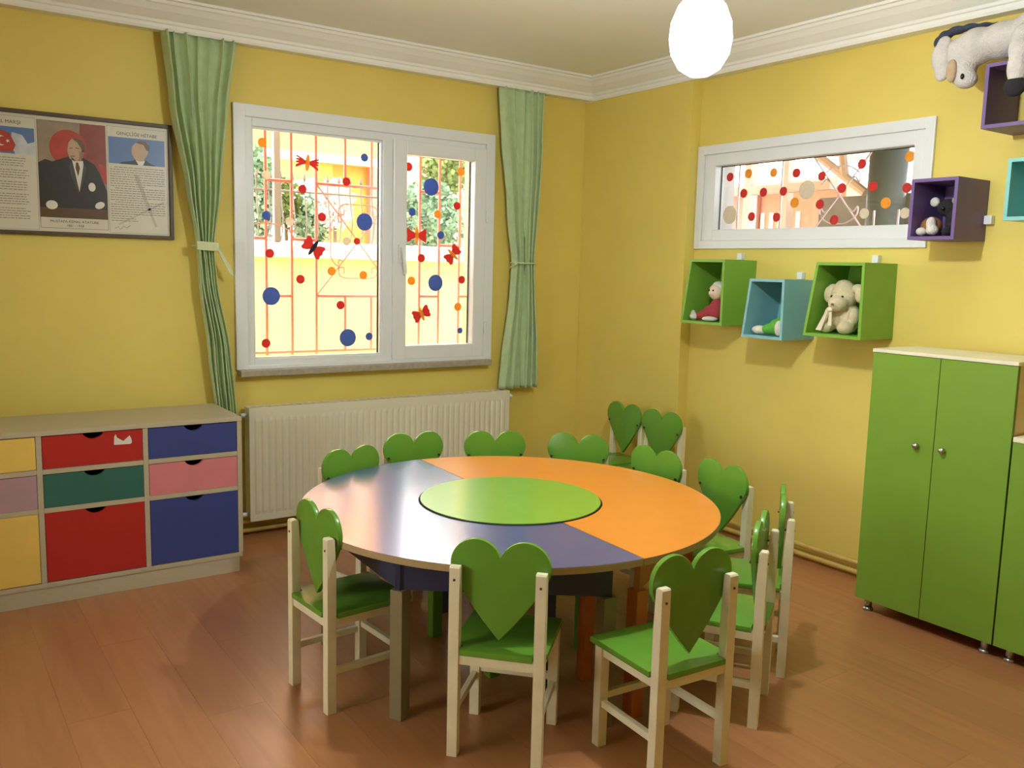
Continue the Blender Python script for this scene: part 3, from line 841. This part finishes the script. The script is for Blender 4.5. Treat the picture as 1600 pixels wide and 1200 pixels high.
cubby('box_shelf', 'larger green slanted box shelf holding the cream plush dog', (-1.96, -2.213), (-1.908, -2.217), 1.162, 1.507, CUB_G, bracket=(-2.114, 1.525))
cubby('box_shelf', 'purple square box shelf overlapping the right end of the high window', (-2.40, -2.602), (-2.40, -2.602), 1.604, 1.855, CUB_P, -.245, bracket=(-2.62, 1.69))
cubby('box_shelf', 'purple box shelf high under the cornice with the big plush dog on top', (-2.675, -2.93), (-2.675, -2.93), 2.03, 2.276, CUB_P, -.25, back=False)
cubby('box_shelf', 'aqua box shelf cut off by the right edge of the photo', (-2.794, -3.05), (-2.794, -3.05), 1.673, 1.907, CUB_T, -.25)

# ------------------------------------------------------------------ plush toys
CREAM_P = mat('cream_plush', (222, 208, 170), .95, .1, 40, .5, 220)
WHITE_P = mat('white_plush', (226, 220, 208), .95, .08, 30, .5, 200)
BROWN_P = mat('brown_plush', (150, 102, 62), .95, .12, 40, .5, 220)
BLACK_P = mat('black_plush', (40, 38, 40), .95, .1, 40, .4, 220)
NAVY_P = mat('navy_fabric', (62, 68, 84), .9, .08, 30, .3, 220)
GREEN_P = mat('green_plush', (96, 176, 60), .95, .1, 40, .4, 220)
RED_P = mat('red_cloth', (166, 58, 66), .85, .1, 40, .3, 220)
GREY_P = mat('grey_white_plush', (214, 208, 200), .95, .07, 26, .6, 160)
TAN_P = mat('tan_plush', (196, 166, 132), .95, .07, 26, .5, 160)
EYE = mat('black_bead_eye', (18, 16, 16), .2)
PINK = mat('pale_doll_skin', (236, 208, 186), .6)
RIB = mat('ivory_ribbon', (232, 222, 196), .45)

# doll in the first green shelf
T = thing('doll', 'small white-faced doll in red clothes sitting in the first green shelf', 'doll', (-.15, -1.26, 1.187))
blob('body', [((-.15, -1.275, 1.25), .05, (.9, .9, 1.2)), ((-.16, -1.24, 1.235), .042, (1, 1.1, .9)), ((-.18, -1.20, 1.215), .028, (1, 1.5, .9)), ((-.19, -1.17, 1.208), .022, (1, 1.3, .9))], RED_P, T)
blob('head', [((-.15, -1.262, 1.345), .043, (.95, 1, 1.05)), ((-.188, -1.258, 1.335), .014, (1, 1, .8))], PINK, T, .004)
blob('hat', [((-.14, -1.266, 1.378), .034, (1, 1, .7)), ((-.14, -1.285, 1.366), .026, (1, 1, 1))], WHITE_P, T, .005)
for yy in (-1.243, -1.272): MB().ball((-.186, yy, 1.352), .0055, seg=10).build('eye', EYE, T, True)
blob('shoe', [((-.205, -1.16, 1.208), .022, (1.2, 1, .9)), ((-.20, -1.147, 1.225), .014, (1, .8, 1.3))], WHITE_P, T, .004)
blob('skirt', [((-.2, -1.27, 1.2), .03, (1.2, 1.6, .45))], WHITE_P, T, .004)

# green plush in the blue shelf
T = thing('plush_toy', 'green plush toy with white feet half hidden in the pale blue shelf', 'plush toy', (-.15, -1.7, 1.141))
blob('body', [((-.13, -1.735, 1.225), .062, (.9, .75, 1.25)), ((-.17, -1.70, 1.185), .045, (1.2, 1, .95)), ((-.19, -1.66, 1.172), .03, (1.3, 1.2, .9))], GREEN_P, T)
blob('foot', [((-.20, -1.61, 1.166), .03, (1.0, 1.55, .75))], WHITE_P, T, .005)
blob('foot', [((-.222, -1.747, 1.182), .032, (.7, .7, 1.25))], WHITE_P, T, .005)
blob('head', [((-.13, -1.742, 1.325), .036, (1, .8, .95))], WHITE_P, T, .005)
for yy in (-1.728, -1.752): MB().ball((-.163, yy, 1.332), .005, seg=10).build('eye', EYE, T, True)

# cream dog in the large green shelf
T = thing('plush_dog', 'cream plush dog with floppy ears and a ribbon in the larger green shelf', 'plush toy', (-.15, -2.05, 1.177))
blob('body', [((-.11, -2.045, 1.25), .068, (.85, .95, 1.15)), ((-.175, -1.985, 1.208), .036, (1.2, .95, .85)), ((-.18, -2.09, 1.208), .038, (1.2, .95, .85)), ((-.16, -1.985, 1.262), .03, (1, .8, 1.4)), ((-.15, -2.11, 1.262), .03, (1, .8, 1.4)),
              ((-.14, -2.045, 1.358), .066, (.95, 1.0, .95)), ((-.195, -2.05, 1.318), .042, (1.1, 1.05, .95)), ((-.15, -2.045, 1.405), .035, (1, 1.1, .7))], CREAM_P, T, .006, 5)
blob('ear', [((-.15, -1.99, 1.388), .027, (.8, 1.1, .8)), ((-.17, -1.982, 1.358), .03, (.7, .85, 1.35))], CREAM_P, T, .005)
blob('ear', [((-.15, -2.122, 1.388), .03, (.8, 1.1, .8)), ((-.165, -2.147, 1.362), .032, (.7, .9, 1.25))], CREAM_P, T, .005)
for yy in (-2.018, -2.075): MB().ball((-.2, yy, 1.35), .006, seg=10).build('eye', EYE, T, True)
MB().ball((-.243, -2.056, 1.315), .007, (.7, 1.2, .8), 10).build('nose', mat('brown_nose', (120, 92, 66), .6), T, True)
b = MB(); b.prism([(-2.03, 1.295), (-2.018, 1.29), (-1.965, 1.192), (-1.995, 1.19)], 'x', -.232, -.228); b.prism([(-2.035, 1.295), (-2.045, 1.29), (-2.05, 1.215), (-2.03, 1.215)], 'x', -.232, -.228); b.ball((-.232, -2.035, 1.29), .012, (.8, 1.3, 1), 10); b.build('ribbon', RIB, T)

# pile in the purple shelf
T = thing('plush_dog', 'small brown and white plush dog lying in the purple square shelf', 'plush toy', (-.15, -2.44, 1.618))
blob('body', [((-.16, -2.455, 1.665), .04, (1.1, 1.1, .95)), ((-.185, -2.449, 1.648), .026, (1, 1.2, .9))], BROWN_P, T, .005)
blob('paw', [((-.205, -2.438, 1.64), .02, (1.3, 1.1, .9))], WHITE_P, T, .004)
blob('muzzle', [((-.20, -2.475, 1.672), .024, (1, .8, 1.2)), ((-.2, -2.482, 1.645), .026, (1, 1, .8))], WHITE_P, T, .004)
T = thing('plush_bear', 'black plush bear with pale ears behind the brown dog in the purple shelf', 'plush toy', (-.11, -2.53, 1.618))
blob('body', [((-.12, -2.535, 1.68), .05, (.9, .8, 1.2)), ((-.13, -2.505, 1.74), .042, (.9, 1.1, .9)), ((-.18, -2.54, 1.64), .026, (1.4, .9, .8))], BLACK_P, T, .005)
blob('ear', [((-.15, -2.455, 1.765), .021, (.7, 1, 1))], WHITE_P, T, .004)
blob('ear', [((-.15, -2.548, 1.768), .018, (.7, 1.1, 1))], TAN_P, T, .004)
MB().ball((-.17, -2.505, 1.735), .008, seg=10).build('nose', EYE, T, True)

# big plush dog on the high purple shelf
T = thing('plush_dog', 'large grey-white plush dog draped over the high purple shelf', 'plush toy', (-.16, -2.8, 2.277))
blob('body', [((-.16, -2.86, 2.385), .105, (1, 1.5, .95)), ((-.17, -2.70, 2.375), .085, (1, 1.3, .85)), ((-.19, -2.60, 2.365), .078, (.95, 1.05, .95)), ((-.2, -2.545, 2.34), .07, (.9, .95, 1.1)),
              ((-.21, -2.56, 2.275), .058, (.9, .9, 1.1)), ((-.225, -2.585, 2.235), .042, (1, 1.1, .9)), ((-.262, -2.82, 2.345), .06, (.8, .85, .95)), ((-.29, -2.818, 2.30), .05, (.7, .85, 1.2)), ((-.292, -2.815, 2.235), .048, (.6, .8, 1.5))], GREY_P, T, .009, 5)
blob('ear', [((-.235, -2.488, 2.39), .03, (.7, 1, 1)), ((-.245, -2.482, 2.335), .042, (.55, .95, 1.5)), ((-.24, -2.49, 2.28), .036, (.55, .9, 1.2))], GREY_P, T, .007)
blob('face_patch', [((-.262, -2.543, 2.27), .03, (.55, .75, 1.6))], TAN_P, T, .006)
MB().ball((-.268, -2.592, 2.24), .009, (.7, .8, 1.3), 10).build('nose', EYE, T, True)
blob('head_band', [((-.2, -2.44, 2.405), .02, (1.2, .8, 1.3)), ((-.2, -2.47, 2.43), .022, (1.3, 1.2, .9)), ((-.19, -2.51, 2.444), .023, (1.3, 1.5, .75)), ((-.18, -2.56, 2.448), .022, (1.3, 1.6, .65)), ((-.17, -2.61, 2.448), .018, (1.2, 1.7, .55)), ((-.165, -2.655, 2.444), .012, (1.2, 1.8, .6))], NAVY_P, T, .006)
blob('paw_pad', [((-.295, -2.815, 2.165), .045, (.6, .95, .85))], BLACK_P, T, .006)

# ------------------------------------------------------------------ stickers on the window panes
S_RED = mat('red_foam', (222, 72, 66), .7, .05, 60); S_YEL = mat('yellow_foam', (248, 186, 72), .7, .05, 60)
S_BLU = mat('blue_foam', (98, 128, 198), .7, .05, 60); S_CRM = mat('cream_foam', (236, 226, 206), .7, .05, 60); S_NAVY = mat('navy_foam', (52, 54, 78), .7)
def foam(m):
    nt = m.node_tree; p = nt.nodes['Principled BSDF']; out = nt.nodes['Material Output']
    t = nt.nodes.new('ShaderNodeBsdfTranslucent'); mx = nt.nodes.new('ShaderNodeMixShader'); mx.inputs['Fac'].default_value = .45
    nt.links.new(p.inputs['Base Color'].links[0].from_socket, t.inputs['Color'])
    nt.links.new(p.outputs['BSDF'], mx.inputs[1]); nt.links.new(t.outputs['BSDF'], mx.inputs[2]); nt.links.new(mx.outputs['Shader'], out.inputs['Surface'])
for m_ in (S_RED, S_YEL, S_BLU, S_CRM, S_NAVY): foam(m_)
SM = dict(r=S_RED, y=S_YEL, b=S_BLU, c=S_CRM)
def dot(k, a, z, r, label, grp, wall='y'):
    n = 28
    prof = [(r, 0), (r, .002), (r * .86, .005), (0, .006)]
    b = MB().lathe(prof, (0, 0, 0), n)
    mt = Matrix.Rotation(math.pi / 2, 4, 'X') if wall == 'y' else Matrix.Rotation(-math.pi / 2, 4, 'Y')
    bmesh.ops.transform(b.bm, matrix=mt, verts=b.bm.verts)
    base = (a, .0338 if a < -1.45 else .0318, z) if wall == 'y' else (.0458, a, z)
    o = link('dot_sticker', b.mesh('dot_sticker', (0, 0, 0)), SM[k], None, base)
    smooth_by_angle(o, 30)
    tag(o, label, 'sticker', grp)
GA, GB, GC = 'foam stickers on the large pane', 'foam stickers on the sash pane', 'foam stickers on the high window'
for k, a, z, r, lab in [
    ('y', -2.189, 2.057, .0238, 'yellow dot sticker in the top left corner of the large pane'),
    ('c', -2.169, 1.893, .0238, 'cream dot sticker under the corner yellow dot of the large pane'),
    ('r', -1.972, 1.836, .0232, 'red dot sticker just below the fringed butterfly with yellow body'),
    ('r', -1.72, 1.893, .0232, 'red dot sticker below and left of the small blue corner dot'),
    ('b', -1.612, 2.032, .0225, 'small blue dot sticker in the top right corner of the large pane'),
    ('b', -2.172, 1.686, .0236, 'small blue dot sticker near the left edge of the large pane'),
    ('c', -2.045, 1.661, .0234, 'cream dot sticker right of the small blue dot near the left edge'),
    ('r', -1.863, 1.694, .0236, 'red dot sticker left of the big blue dot, upper large pane'),
    ('b', -1.611, 1.68, .0485, 'big blue dot sticker at the right edge of the large pane'),
    ('c', -1.718, 1.569, .0238, 'cream dot sticker below the big blue dot, beside the smallest red dot'),
    ('r', -1.656, 1.571, .0194, 'smallest red dot sticker, below the upper big blue dot'),
    ('r', -2.155, 1.49, .024, 'red dot sticker over the garden wall coping, left in the large pane'),
    ('r', -1.987, 1.356, .0242, 'red dot sticker below the butterfly with the navy body'),
    ('y', -1.807, 1.403, .0245, 'left yellow dot sticker of the pair beside the iron scroll'),
    ('y', -1.617, 1.384, .024, 'right yellow dot sticker of the pair beside the iron scroll'),
    ('b', -2.15, 1.265, .0485, 'big blue dot sticker low on the left side of the large pane'),
    ('r', -1.755, 1.216, .024, 'red dot sticker above the lowest big blue dot of the large pane'),
    ('b', -1.711, 1.033, .0495, 'big blue dot sticker at the bottom of the large pane'),
    ('b', -1.58, 1.037, .0225, 'small blue dot sticker in the bottom right corner of the large pane'),
    ('r', -2.181, 1.014, .0244, 'red dot sticker in the bottom left corner of the large pane')]:
    dot(k, a, z, r, lab, GA)
for k, a, z, r, lab in [
    ('r', -1.338, 2.005, .024, 'red dot sticker in the top left corner of the sash pane'),
    ('b', -1.188, 1.902, .05, 'big blue dot sticker in the upper half of the sash pane'),
    ('y', -.987, 2.005, .0245, 'yellow dot sticker in the top right corner of the sash pane'),
    ('r', -1.011, 1.804, .0236, 'red dot sticker by the right edge, upper half of the sash pane'),
    ('b', -1.312, 1.752, .023, 'small blue dot sticker above the square butterfly of the sash pane'),
    ('y', -1.142, 1.748, .0236, 'yellow dot sticker in the middle of the sash pane, above a blue dot'),
    ('b', -1.12, 1.627, .0236, 'small blue dot sticker right of the square butterfly of the sash pane'),
    ('r', -1.248, 1.489, .0242, 'red dot sticker below the square butterfly of the sash pane'),
    ('y', -1.312, 1.356, .0255, 'yellow dot sticker left of the lower big blue dot, sash pane'),
    ('b', -1.151, 1.346, .049, 'big blue dot sticker in the lower half of the sash pane'),
    ('r', -.969, 1.367, .024, 'red dot sticker right of the lower big blue dot, sash pane'),
    ('y', -.993, 1.203, .0255, 'yellow dot sticker low near the right edge of the sash pane'),
    ('b', -.975, 1.059, .0185, 'smallest blue dot sticker in the bottom right corner of the sash pane')]:
    dot(k, a, z, r, lab, GB)
for k, a, z, r, lab in [
    ('r', -1.138, 1.974, .0235, 'leftmost red dot sticker in the top row of the high window'),
    ('y', -1.267, 1.983, .0245, 'leftmost yellow dot sticker in the top row of the high window'),
    ('y', -1.436, 1.976, .024, 'second yellow dot sticker from the left in the top row, high window'),
    ('r', -1.583, 1.964, .0238, 'second red dot sticker from the left in the top row, high window'),
    ('r', -1.242, 1.88, .0243, 'leftmost red dot sticker in the middle row of the high window'),
    ('r', -1.376, 1.878, .0238, 'second red dot sticker from left, middle row of the high window'),
    ('r', -1.507, 1.876, .0232, 'third red dot sticker from left, just before the big cream one'),
    ('c', -1.653, 1.875, .047, 'big cream dot sticker in the middle of the high window'),
    ('y', -1.582, 1.814, .0265, 'yellow dot sticker touching the lower left of the big middle cream dot'),
    ('c', -1.151, 1.767, .049, 'big cream dot sticker in the bottom left corner of the high window'),
    ('r', -1.305, 1.753, .0237, 'red dot sticker right of the corner cream dot, high window'),
    ('r', -1.473, 1.744, .0239, 'red dot sticker at the bottom below the yellow dot, high window'),
    ('r', -1.736, 1.938, .0225, 'red dot sticker just right above the big middle cream dot'),
    ('r', -1.958, 1.978, .0232, 'red dot sticker in the top row left of the dark post'),
    ('r', -1.857, 1.872, .024, 'red dot sticker in the middle row left of the dark post'),
    ('r', -2.026, 1.87, .0235, 'red dot sticker in front of the dark post, high window'),
    ('y', -2.203, 1.993, .0246, 'yellow dot sticker in the top right corner of the high window'),
    ('y', -2.099, 1.789, .0258, 'yellow dot sticker low on the right of the high window'),
    ('r', -2.201, 1.853, .0235, 'red dot sticker partly behind the purple box shelf'),
    ('c', -1.99, 1.745, .0248, 'small white dot sticker at the bottom of the high window'),
    ('c', -2.2, 1.739, .0248, 'small white dot sticker partly behind the purple box shelf'),
    ('r', -1.736, 1.799, .0235, 'red dot sticker right below the big middle cream dot'),
    ('r', -1.825, 1.719, .0239, 'red dot sticker at the bottom, inside the scroll of the high window')]:
    dot(k, a, z, r, lab, GC, 'x')
def butterfly(x, z, w, h, ang, style, label, grp, body=S_YEL):
    T = thing('butterfly_sticker', label, 'sticker', (x, .0338 if x < -1.45 else .0318, z), group=grp)
    ca, sa = math.cos(ang), math.sin(ang)
    def Rt(p): return (p[0] * ca - p[1] * sa, p[0] * sa + p[1] * ca)
    if style == 'fringe':
        wing = [(.05, .12), (.45, .48), (1, .8), (1.02, .58), (.7, .42), (1.0, .38), (1.02, .16), (.72, .14), (.98, .02), (1.0, -.2), (.72, -.18), (1, -.5), (1.0, -.85), (.5, -.42), (.05, -.12)]
    elif style == 'square':
        wing = [(.05, .25), (.5, .55), (1, .95), (1.04, .4), (1, 0), (1.04, -.4), (1, -.95), (.5, -.55), (.05, -.25)]
    else:
        wing = [(.05, .22), (.45, .75), (.8, .98), (1.0, .8), (.92, .3), (1.02, 0), (.92, -.35), (.98, -.8), (.75, -.95), (.4, -.7), (.05, -.22)]
    for s in (-1, 1):
        pts = [Rt((s * px * w / 2, pz * h / 2)) for px, pz in wing]
        MB().prism(pts, 'y', -.005, 0).build('wing', S_RED, T, local=True)
    pts = [Rt((w * .09 * math.cos(t), h * .56 * math.sin(t))) for t in [2 * math.pi * k / 20 for k in range(20)]]
    MB().prism(pts, 'y', -.008, -.0005).build('body', body, T, local=True)
butterfly(-1.945, 1.975, .125, .078, -.1, 'fringe', 'red butterfly sticker with fringed wings and yellow body', GA)
butterfly(-1.914, 1.527, .125, .085, -.62, 'round', 'red butterfly sticker with navy body over the garden wall coping', GA, S_NAVY)
butterfly(-1.282, 1.619, .122, .085, 0, 'square', 'red square-winged butterfly sticker at mid height of the sash pane', GB)
butterfly(-1.037, 1.517, .115, .08, .85, 'round', 'red butterfly sticker tilted upright at the right of the sash pane', GB)
butterfly(-1.244, 1.163, .115, .08, .42, 'round', 'red tilted butterfly sticker near the bottom of the sash pane', GB)

# ------------------------------------------------------------------ window grilles
GR = mat('salmon_painted_iron', (226, 128, 112), .5, .06, 20)
g = thing('window_grille', 'salmon painted iron grille with scrolls outside the main window', 'grille', (-1.56, .2, .947))
def bar(p, q, r=.0088, nm='bar', par=g, m=GR): return MB().cyl(p, q, r, 8).build(nm, m, par)
gy = .2
for x in (-2.117, -1.972, -1.829, -1.315, -1.17, -1.035, -.89):
    bar((x, gy, .93), (x, gy, 2.2))
for x in (-1.654, -1.489):
    bar((x, gy, .947), (x, gy, 1.26)); bar((x, gy, 1.886), (x, gy, 2.2))
bar((-2.3, gy, .947), (-.83, gy, .947), .008, 'rail')
bar((-2.3, gy, 2.17), (-.83, gy, 2.17), .008, 'rail')
for a, b_, z in ((-2.117, -1.972, 1.886), (-1.829, -1.315, 1.886), (-2.3, -2.117, 1.573), (-1.972, -1.829, 1.573), (-2.117, -1.972, 1.26), (-1.829, -1.315, 1.26), (-1.17, -1.035, 1.26), (-.89, -.83, 1.26), (-1.035, -.89, 1.573), (-1.17, -1.035, 1.886)):
    bar((a, gy, z), (b_, gy, z), .0085, 'rail')
gc = (-1.572, 1.573)
for a, z in ((-1.829, 1.886), (-1.829, 1.26), (-1.315, 1.886), (-1.315, 1.26)):
    bar((a, gy, z), (gc[0], gy, gc[1]), .004, 'diagonal')
def scroll(par, m, pts, r=.0035):
    """smooth curve through points"""
    P_ = [Vector(p) for p in pts]; out = []
    for i in range(len(P_) - 1):
        p0 = P_[max(0, i - 1)]; p1 = P_[i]; p2 = P_[i + 1]; p3 = P_[min(len(P_) - 1, i + 2)]
        for k in range(6):
            t = k / 6
            out.append(.5 * ((2 * p1) + (-p0 + p2) * t + (2 * p0 - 5 * p1 + 4 * p2 - p3) * t * t + (-p0 + 3 * p1 - 3 * p2 + p3) * t ** 3))
    out.append(P_[-1])
    return MB().tube(out, r, 6).build('scroll', m, par, True)
for s1, s2 in ((1, 1), (-1, 1), (1, -1), (-1, -1)):
    pass
Cc = [(-.087, -.182), (-.091, -.15), (-.12, -.156), (-.113, -.196), (-.069, -.21), (0, -.21), (.069, -.21), (.113, -.196), (.12, -.156), (.091, -.15), (.087, -.182)]
for rot in (0, 2):
    pts = []
    for px, pz in Cc:
        pts.append((gc[0] + px * (1 if rot == 0 else -1), gy, gc[1] + pz * (1 if rot == 0 else -1)))
    scroll(g, GR, pts)
Cs = [(-.10, -.112), (-.12, -.109), (-.127, -.142), (-.163, -.103), (-.17, -.05), (-.17, .05), (-.163, .103), (-.127, .142), (-.12, .109), (-.10, .112)]
for s in (1, -1): scroll(g, GR, [(gc[0] + s * px, gy, gc[1] + pz) for px, pz in Cs])
for x in (-2.117,):
    scroll(g, GR, [(x - .17, gy, 1.6), (x - .11, gy, 1.63), (x, gy, 1.655), (x + .11, gy, 1.63), (x + .16, gy, 1.58)])

GR2 = mat('pale_pink_painted_iron', (226, 196, 192), .5, .05, 20)
g2 = thing('window_grille', 'pale pink iron grille with a scroll rosette outside the high window', 'grille', (.2, -1.65, 1.6))
def bar2(p, q, r=.006, nm='bar'): return bar(p, q, r, nm, g2, GR2)
for y in (-1.07, -1.37, -2.07, -1.94, -2.25): bar2((.2, y, 1.6), (.2, y, 2.12 if y in (-1.07, -1.37) else 1.77))
bar2((.2, -2.3, 1.61), (.2, -1.0, 1.61), .007, 'rail'); bar2((.2, -2.3, 2.11), (.2, -1.0, 2.11), .007, 'rail')
rc = (-1.735, 1.855)
for dy, dz in ((.2, .24), (-.2, .24), (.2, -.24), (-.2, -.24)): bar2((.2, rc[0], rc[1]), (.2, rc[0] + dy, rc[1] + dz), .0045, 'diagonal')
for s in (1, -1):
    scroll(g2, GR2, [(.2, rc[0] + py, rc[1] + s * pz) for py, pz in [(-.06, -.07), (-.085, -.085), (-.11, -.06), (-.105, -.105), (-.05, -.14), (0, -.145), (.05, -.14), (.105, -.105), (.11, -.06), (.085, -.085), (.06, -.07)]], .004)

# ------------------------------------------------------------------ outside: ground, garden wall, neighbour house, fence, plants
GROUND = mat('grey_garden_paving', (150, 140, 126), .8, .1, 3)
CREAM_W = mat('cream_garden_wall', (240, 218, 160), .8, .05, 3, .2, 20)
COPE = mat('white_coping', (244, 240, 230), .7, .04, 6)
OR_W = mat('orange_house_render', (240, 168, 84), .8, .05, 2)
MAUVE = mat('mauve_wall_render', (176, 128, 118), .8, .06, 2)
CREAM_H = mat('pale_cream_render', (246, 238, 214), .8, .04, 2)
IRON = mat('dark_grey_iron', (96, 88, 86), .6)
struct('ground', MB().box(-8, 14, TH, 14, -.2, -.02).box(TH, 14, -8, TH, -.2, -.02).box(-14, XL - TH, -10, TH, -.2, -.02), GROUND)
gw = thing('wall_garden', kind='structure', loc=(0, 2.3, 0))
bx('wall_body', CREAM_W, gw, -5, 3.0, 2.2, 2.42, -.02, 1.49)
b = MB()
prof = [(2.12, 1.485), (2.115, 1.54), (2.14, 1.585), (2.2, 1.612), (2.42, 1.612), (2.48, 1.585), (2.5, 1.54), (2.5, 1.485)]
b.prism(prof, 'x', -5, 3.0)
smooth_by_angle(b.build('coping', COPE, gw), 60)
H = thing('house', 'orange neighbour house with an overhanging upper floor beyond the garden wall', 'house', (2.0, 5.6, 0))
bx('upper_floor', OR_W, H, -2.6, .75, 4.6, 8, 2.55, 4.6)
bx('ledge', COPE, H, -2.65, .8, 4.52, 4.6, 2.52, 2.6)
bx('ground_floor_wall', OR_W, H, .32, .75, 5.0, 5.2, 0, 2.55)
bx('side_wall', MAUVE, H, .75, 2.0, 4.9, 5.0, 0, 2.75)
bx('garage', CREAM_H, H, 1.72, 4.5, 4.4, 4.8, 0, 2.25)
bx('garage_door_frame', MAUVE, H, 1.66, 1.76, 4.36, 4.42, 0, 2.3)
bx('column', OR_W, H, .05, .2, 4.7, 4.85, 0, 2.55)
fe = thing('iron_fence', 'dark iron spear-topped fence standing on the garden wall', 'fence', (-.9, 2.3, 1.612))
fy = 2.3
for i in range(19):
    x = -1.95 + i * .098
    MB().tube([(x, fy, 1.61), (x, fy - .03, 1.68), (x, fy - .05, 1.78), (x, fy - .02, 1.9), (x, fy, 2.0), (x, fy, 2.09)], .006, 6).cyl((x, fy, 2.085), (x, fy, 2.11), .006, 8, .014).cyl((x, fy, 2.11), (x, fy, 2.16), .014, 8, .001).build('spear_bar', IRON, fe)
bar((-1.97, fy, 2.005), (-.15, fy, 2.005), .009, 'rail', fe, IRON)
MB().box(-1.365, -1.315, fy - .14, fy - .09, 1.605, 3.2).solo('iron_post', IRON, (-1.34, fy - .115, 1.605), label='tall grey iron post standing on the garden wall', cat='post')

LEAF_A = mat('blue_green_foliage', (120, 150, 128), .8, .35, 8)
LEAF_B = mat('olive_green_foliage', (112, 132, 78), .8, .35, 8)
LEAF_C = mat('pale_pink_blossom', (236, 206, 204), .8, .25, 10)
BARK = mat('grey_bark', (110, 96, 82), .9, .2, 20)
def shrub(name, label, c, rx, rz, n, m, seed, size=.05):
    random.seed(seed)
    T = thing(name, label, 'shrub', (c[0], c[1], 0))
    b = MB()
    for k in range(n):
        while True:
            p = Vector((random.uniform(-1, 1), random.uniform(-1, 1), random.uniform(-1, 1)))
            if p.length < 1 and random.random() < .25 + p.length: break
        p = Vector((c[0] + p.x * rx, c[1] + p.y * rx, c[2] + p.z * rz))
        d = Vector((random.gauss(0, 1), random.gauss(0, 1), random.gauss(0, 1) + .4)).normalized()
        s = d.cross(Vector((random.random(), random.random(), 1))).normalized()
        l = size * random.uniform(.6, 1.3); w_ = l * .45
        b.bm.faces.new([b.bm.verts.new(q) for q in (p, p + d * l * .5 + s * w_, p + d * l, p + d * l * .5 - s * w_)])
    off = wloc(T)
    me = b.mesh('foliage', off)
    fo = link('foliage', me, m, T); fo['kind'] = 'stuff'
    MB().tube([(c[0], c[1], 0), (c[0] + .02, c[1], c[2] * .5), (c[0], c[1], c[2] + rz * .3)], [.035, .028, .012], 8).build('stem', BARK, T, True)
    return T
shrub('garden_shrub', 'tall blue-green conifer at the left of the main window view', (-1.22, 3.0, 2.0), .17, .42, 1500, LEAF_A, 1)
shrub('garden_shrub', 'olive green shrub behind the iron fence, right of the conifer', (-.93, 3.1, 1.95), .17, .2, 700, LEAF_B, 2)
shrub('garden_shrub', 'green shrub behind the fence below the fringed butterfly', (-.72, 3.0, 1.8), .16, .24, 800, LEAF_A, 3)
shrub('flowering_shrub', 'pale pink blossoming shrub hanging over the garden wall', (-.62, 2.75, 1.95), .17, .22, 900, LEAF_C, 4, .04)
shrub('garden_shrub', 'bushy blue-green shrub seen through the sash pane', (.55, 3.2, 1.85), .36, .42, 1800, LEAF_A, 5, .06)
shrub('garden_shrub', 'olive green treetop at the top right of the sash pane view', (.95, 3.5, 2.5), .3, .32, 1300, LEAF_B, 6, .06)

# outside the high window: carport, post, low wall
GREYM_R = mat('grey_shade_roof', (120, 116, 114), .6, .1, 4)
PK = mat('pink_painted_timber', (214, 188, 188), .7, .05, 6)
GREYM = mat('dark_grey_metal', (84, 92, 98), .45, .12, 4)
GREYW = mat('grey_stone_wall', (128, 124, 126), .8, .15, 5)
CP_ = thing('carport', 'pink timber carport frame outside the high window', 'carport', (1.9, 0, 0))
for x, y in ((1.5, -.03), (1.5, -.37), (1.9, .3)): bx('post', PK, CP_, x - .035, x + .035, y - .03, y + .03, -.02, 2.6)
bx('beam', PK, CP_, 1.46, 1.54, -.75, .6, 2.03, 2.09)
bx('beam', PK, CP_, 1.46, 1.54, -1.0, 1.2, 2.34, 2.46)
MB().cyl((1.5, -.5, 2.345), (1.5, -1.005, 1.992), .03, 8).build('brace', PK, CP_)
MB().cyl((1.5, -.78, 2.42), (1.5, -.84, 2.1), .03, 8).build('brace', PK, CP_)
bx('shade_roof', GREYM_R, CP_, .27, 3.3, -3.2, 1.3, 2.62, 2.66)  # added above the sight lines to dim everything under it
bx('rafter', PK, CP_, 1.3, 3.2, -.57, -.49, 2.3, 2.4)
MB().lathe([(.118, 0), (.118, 2.635), (.0, 2.635)], (1.5, -1.155, -.02), 28).solo('metal_flue', GREYM, (1.5, -1.155, -.02), True, label='thick dark grey metal post outside the high window', cat='post')
struct('wall_side_garden', MB().box(1.62, 1.75, -3.0, -.56, -.02, 1.99), GREYW)
SALMON = mat('salmon_render', (206, 142, 116), .8, .08, 2)
H2 = thing('garden_shed', 'salmon and cream shed wall behind the carport outside the high window', 'shed', (3.2, 1.0, 0))
bx('wall', SALMON, H2, 3.0, 3.3, .2, 1.12, 0, 2.22)
bx('end_wall', MAUVE, H2, 2.95, 3.3, 1.12, 2.1, 0, 2.2)
for k in range(5): bx('pale_board', CREAM_H, H2, 2.985, 3.0, .66 + k * .1, .70 + k * .1, 0, 2.02)
bx('roof', CREAM_H, H2, 2.8, 3.4, .15, 1.95, 2.22, 2.28)
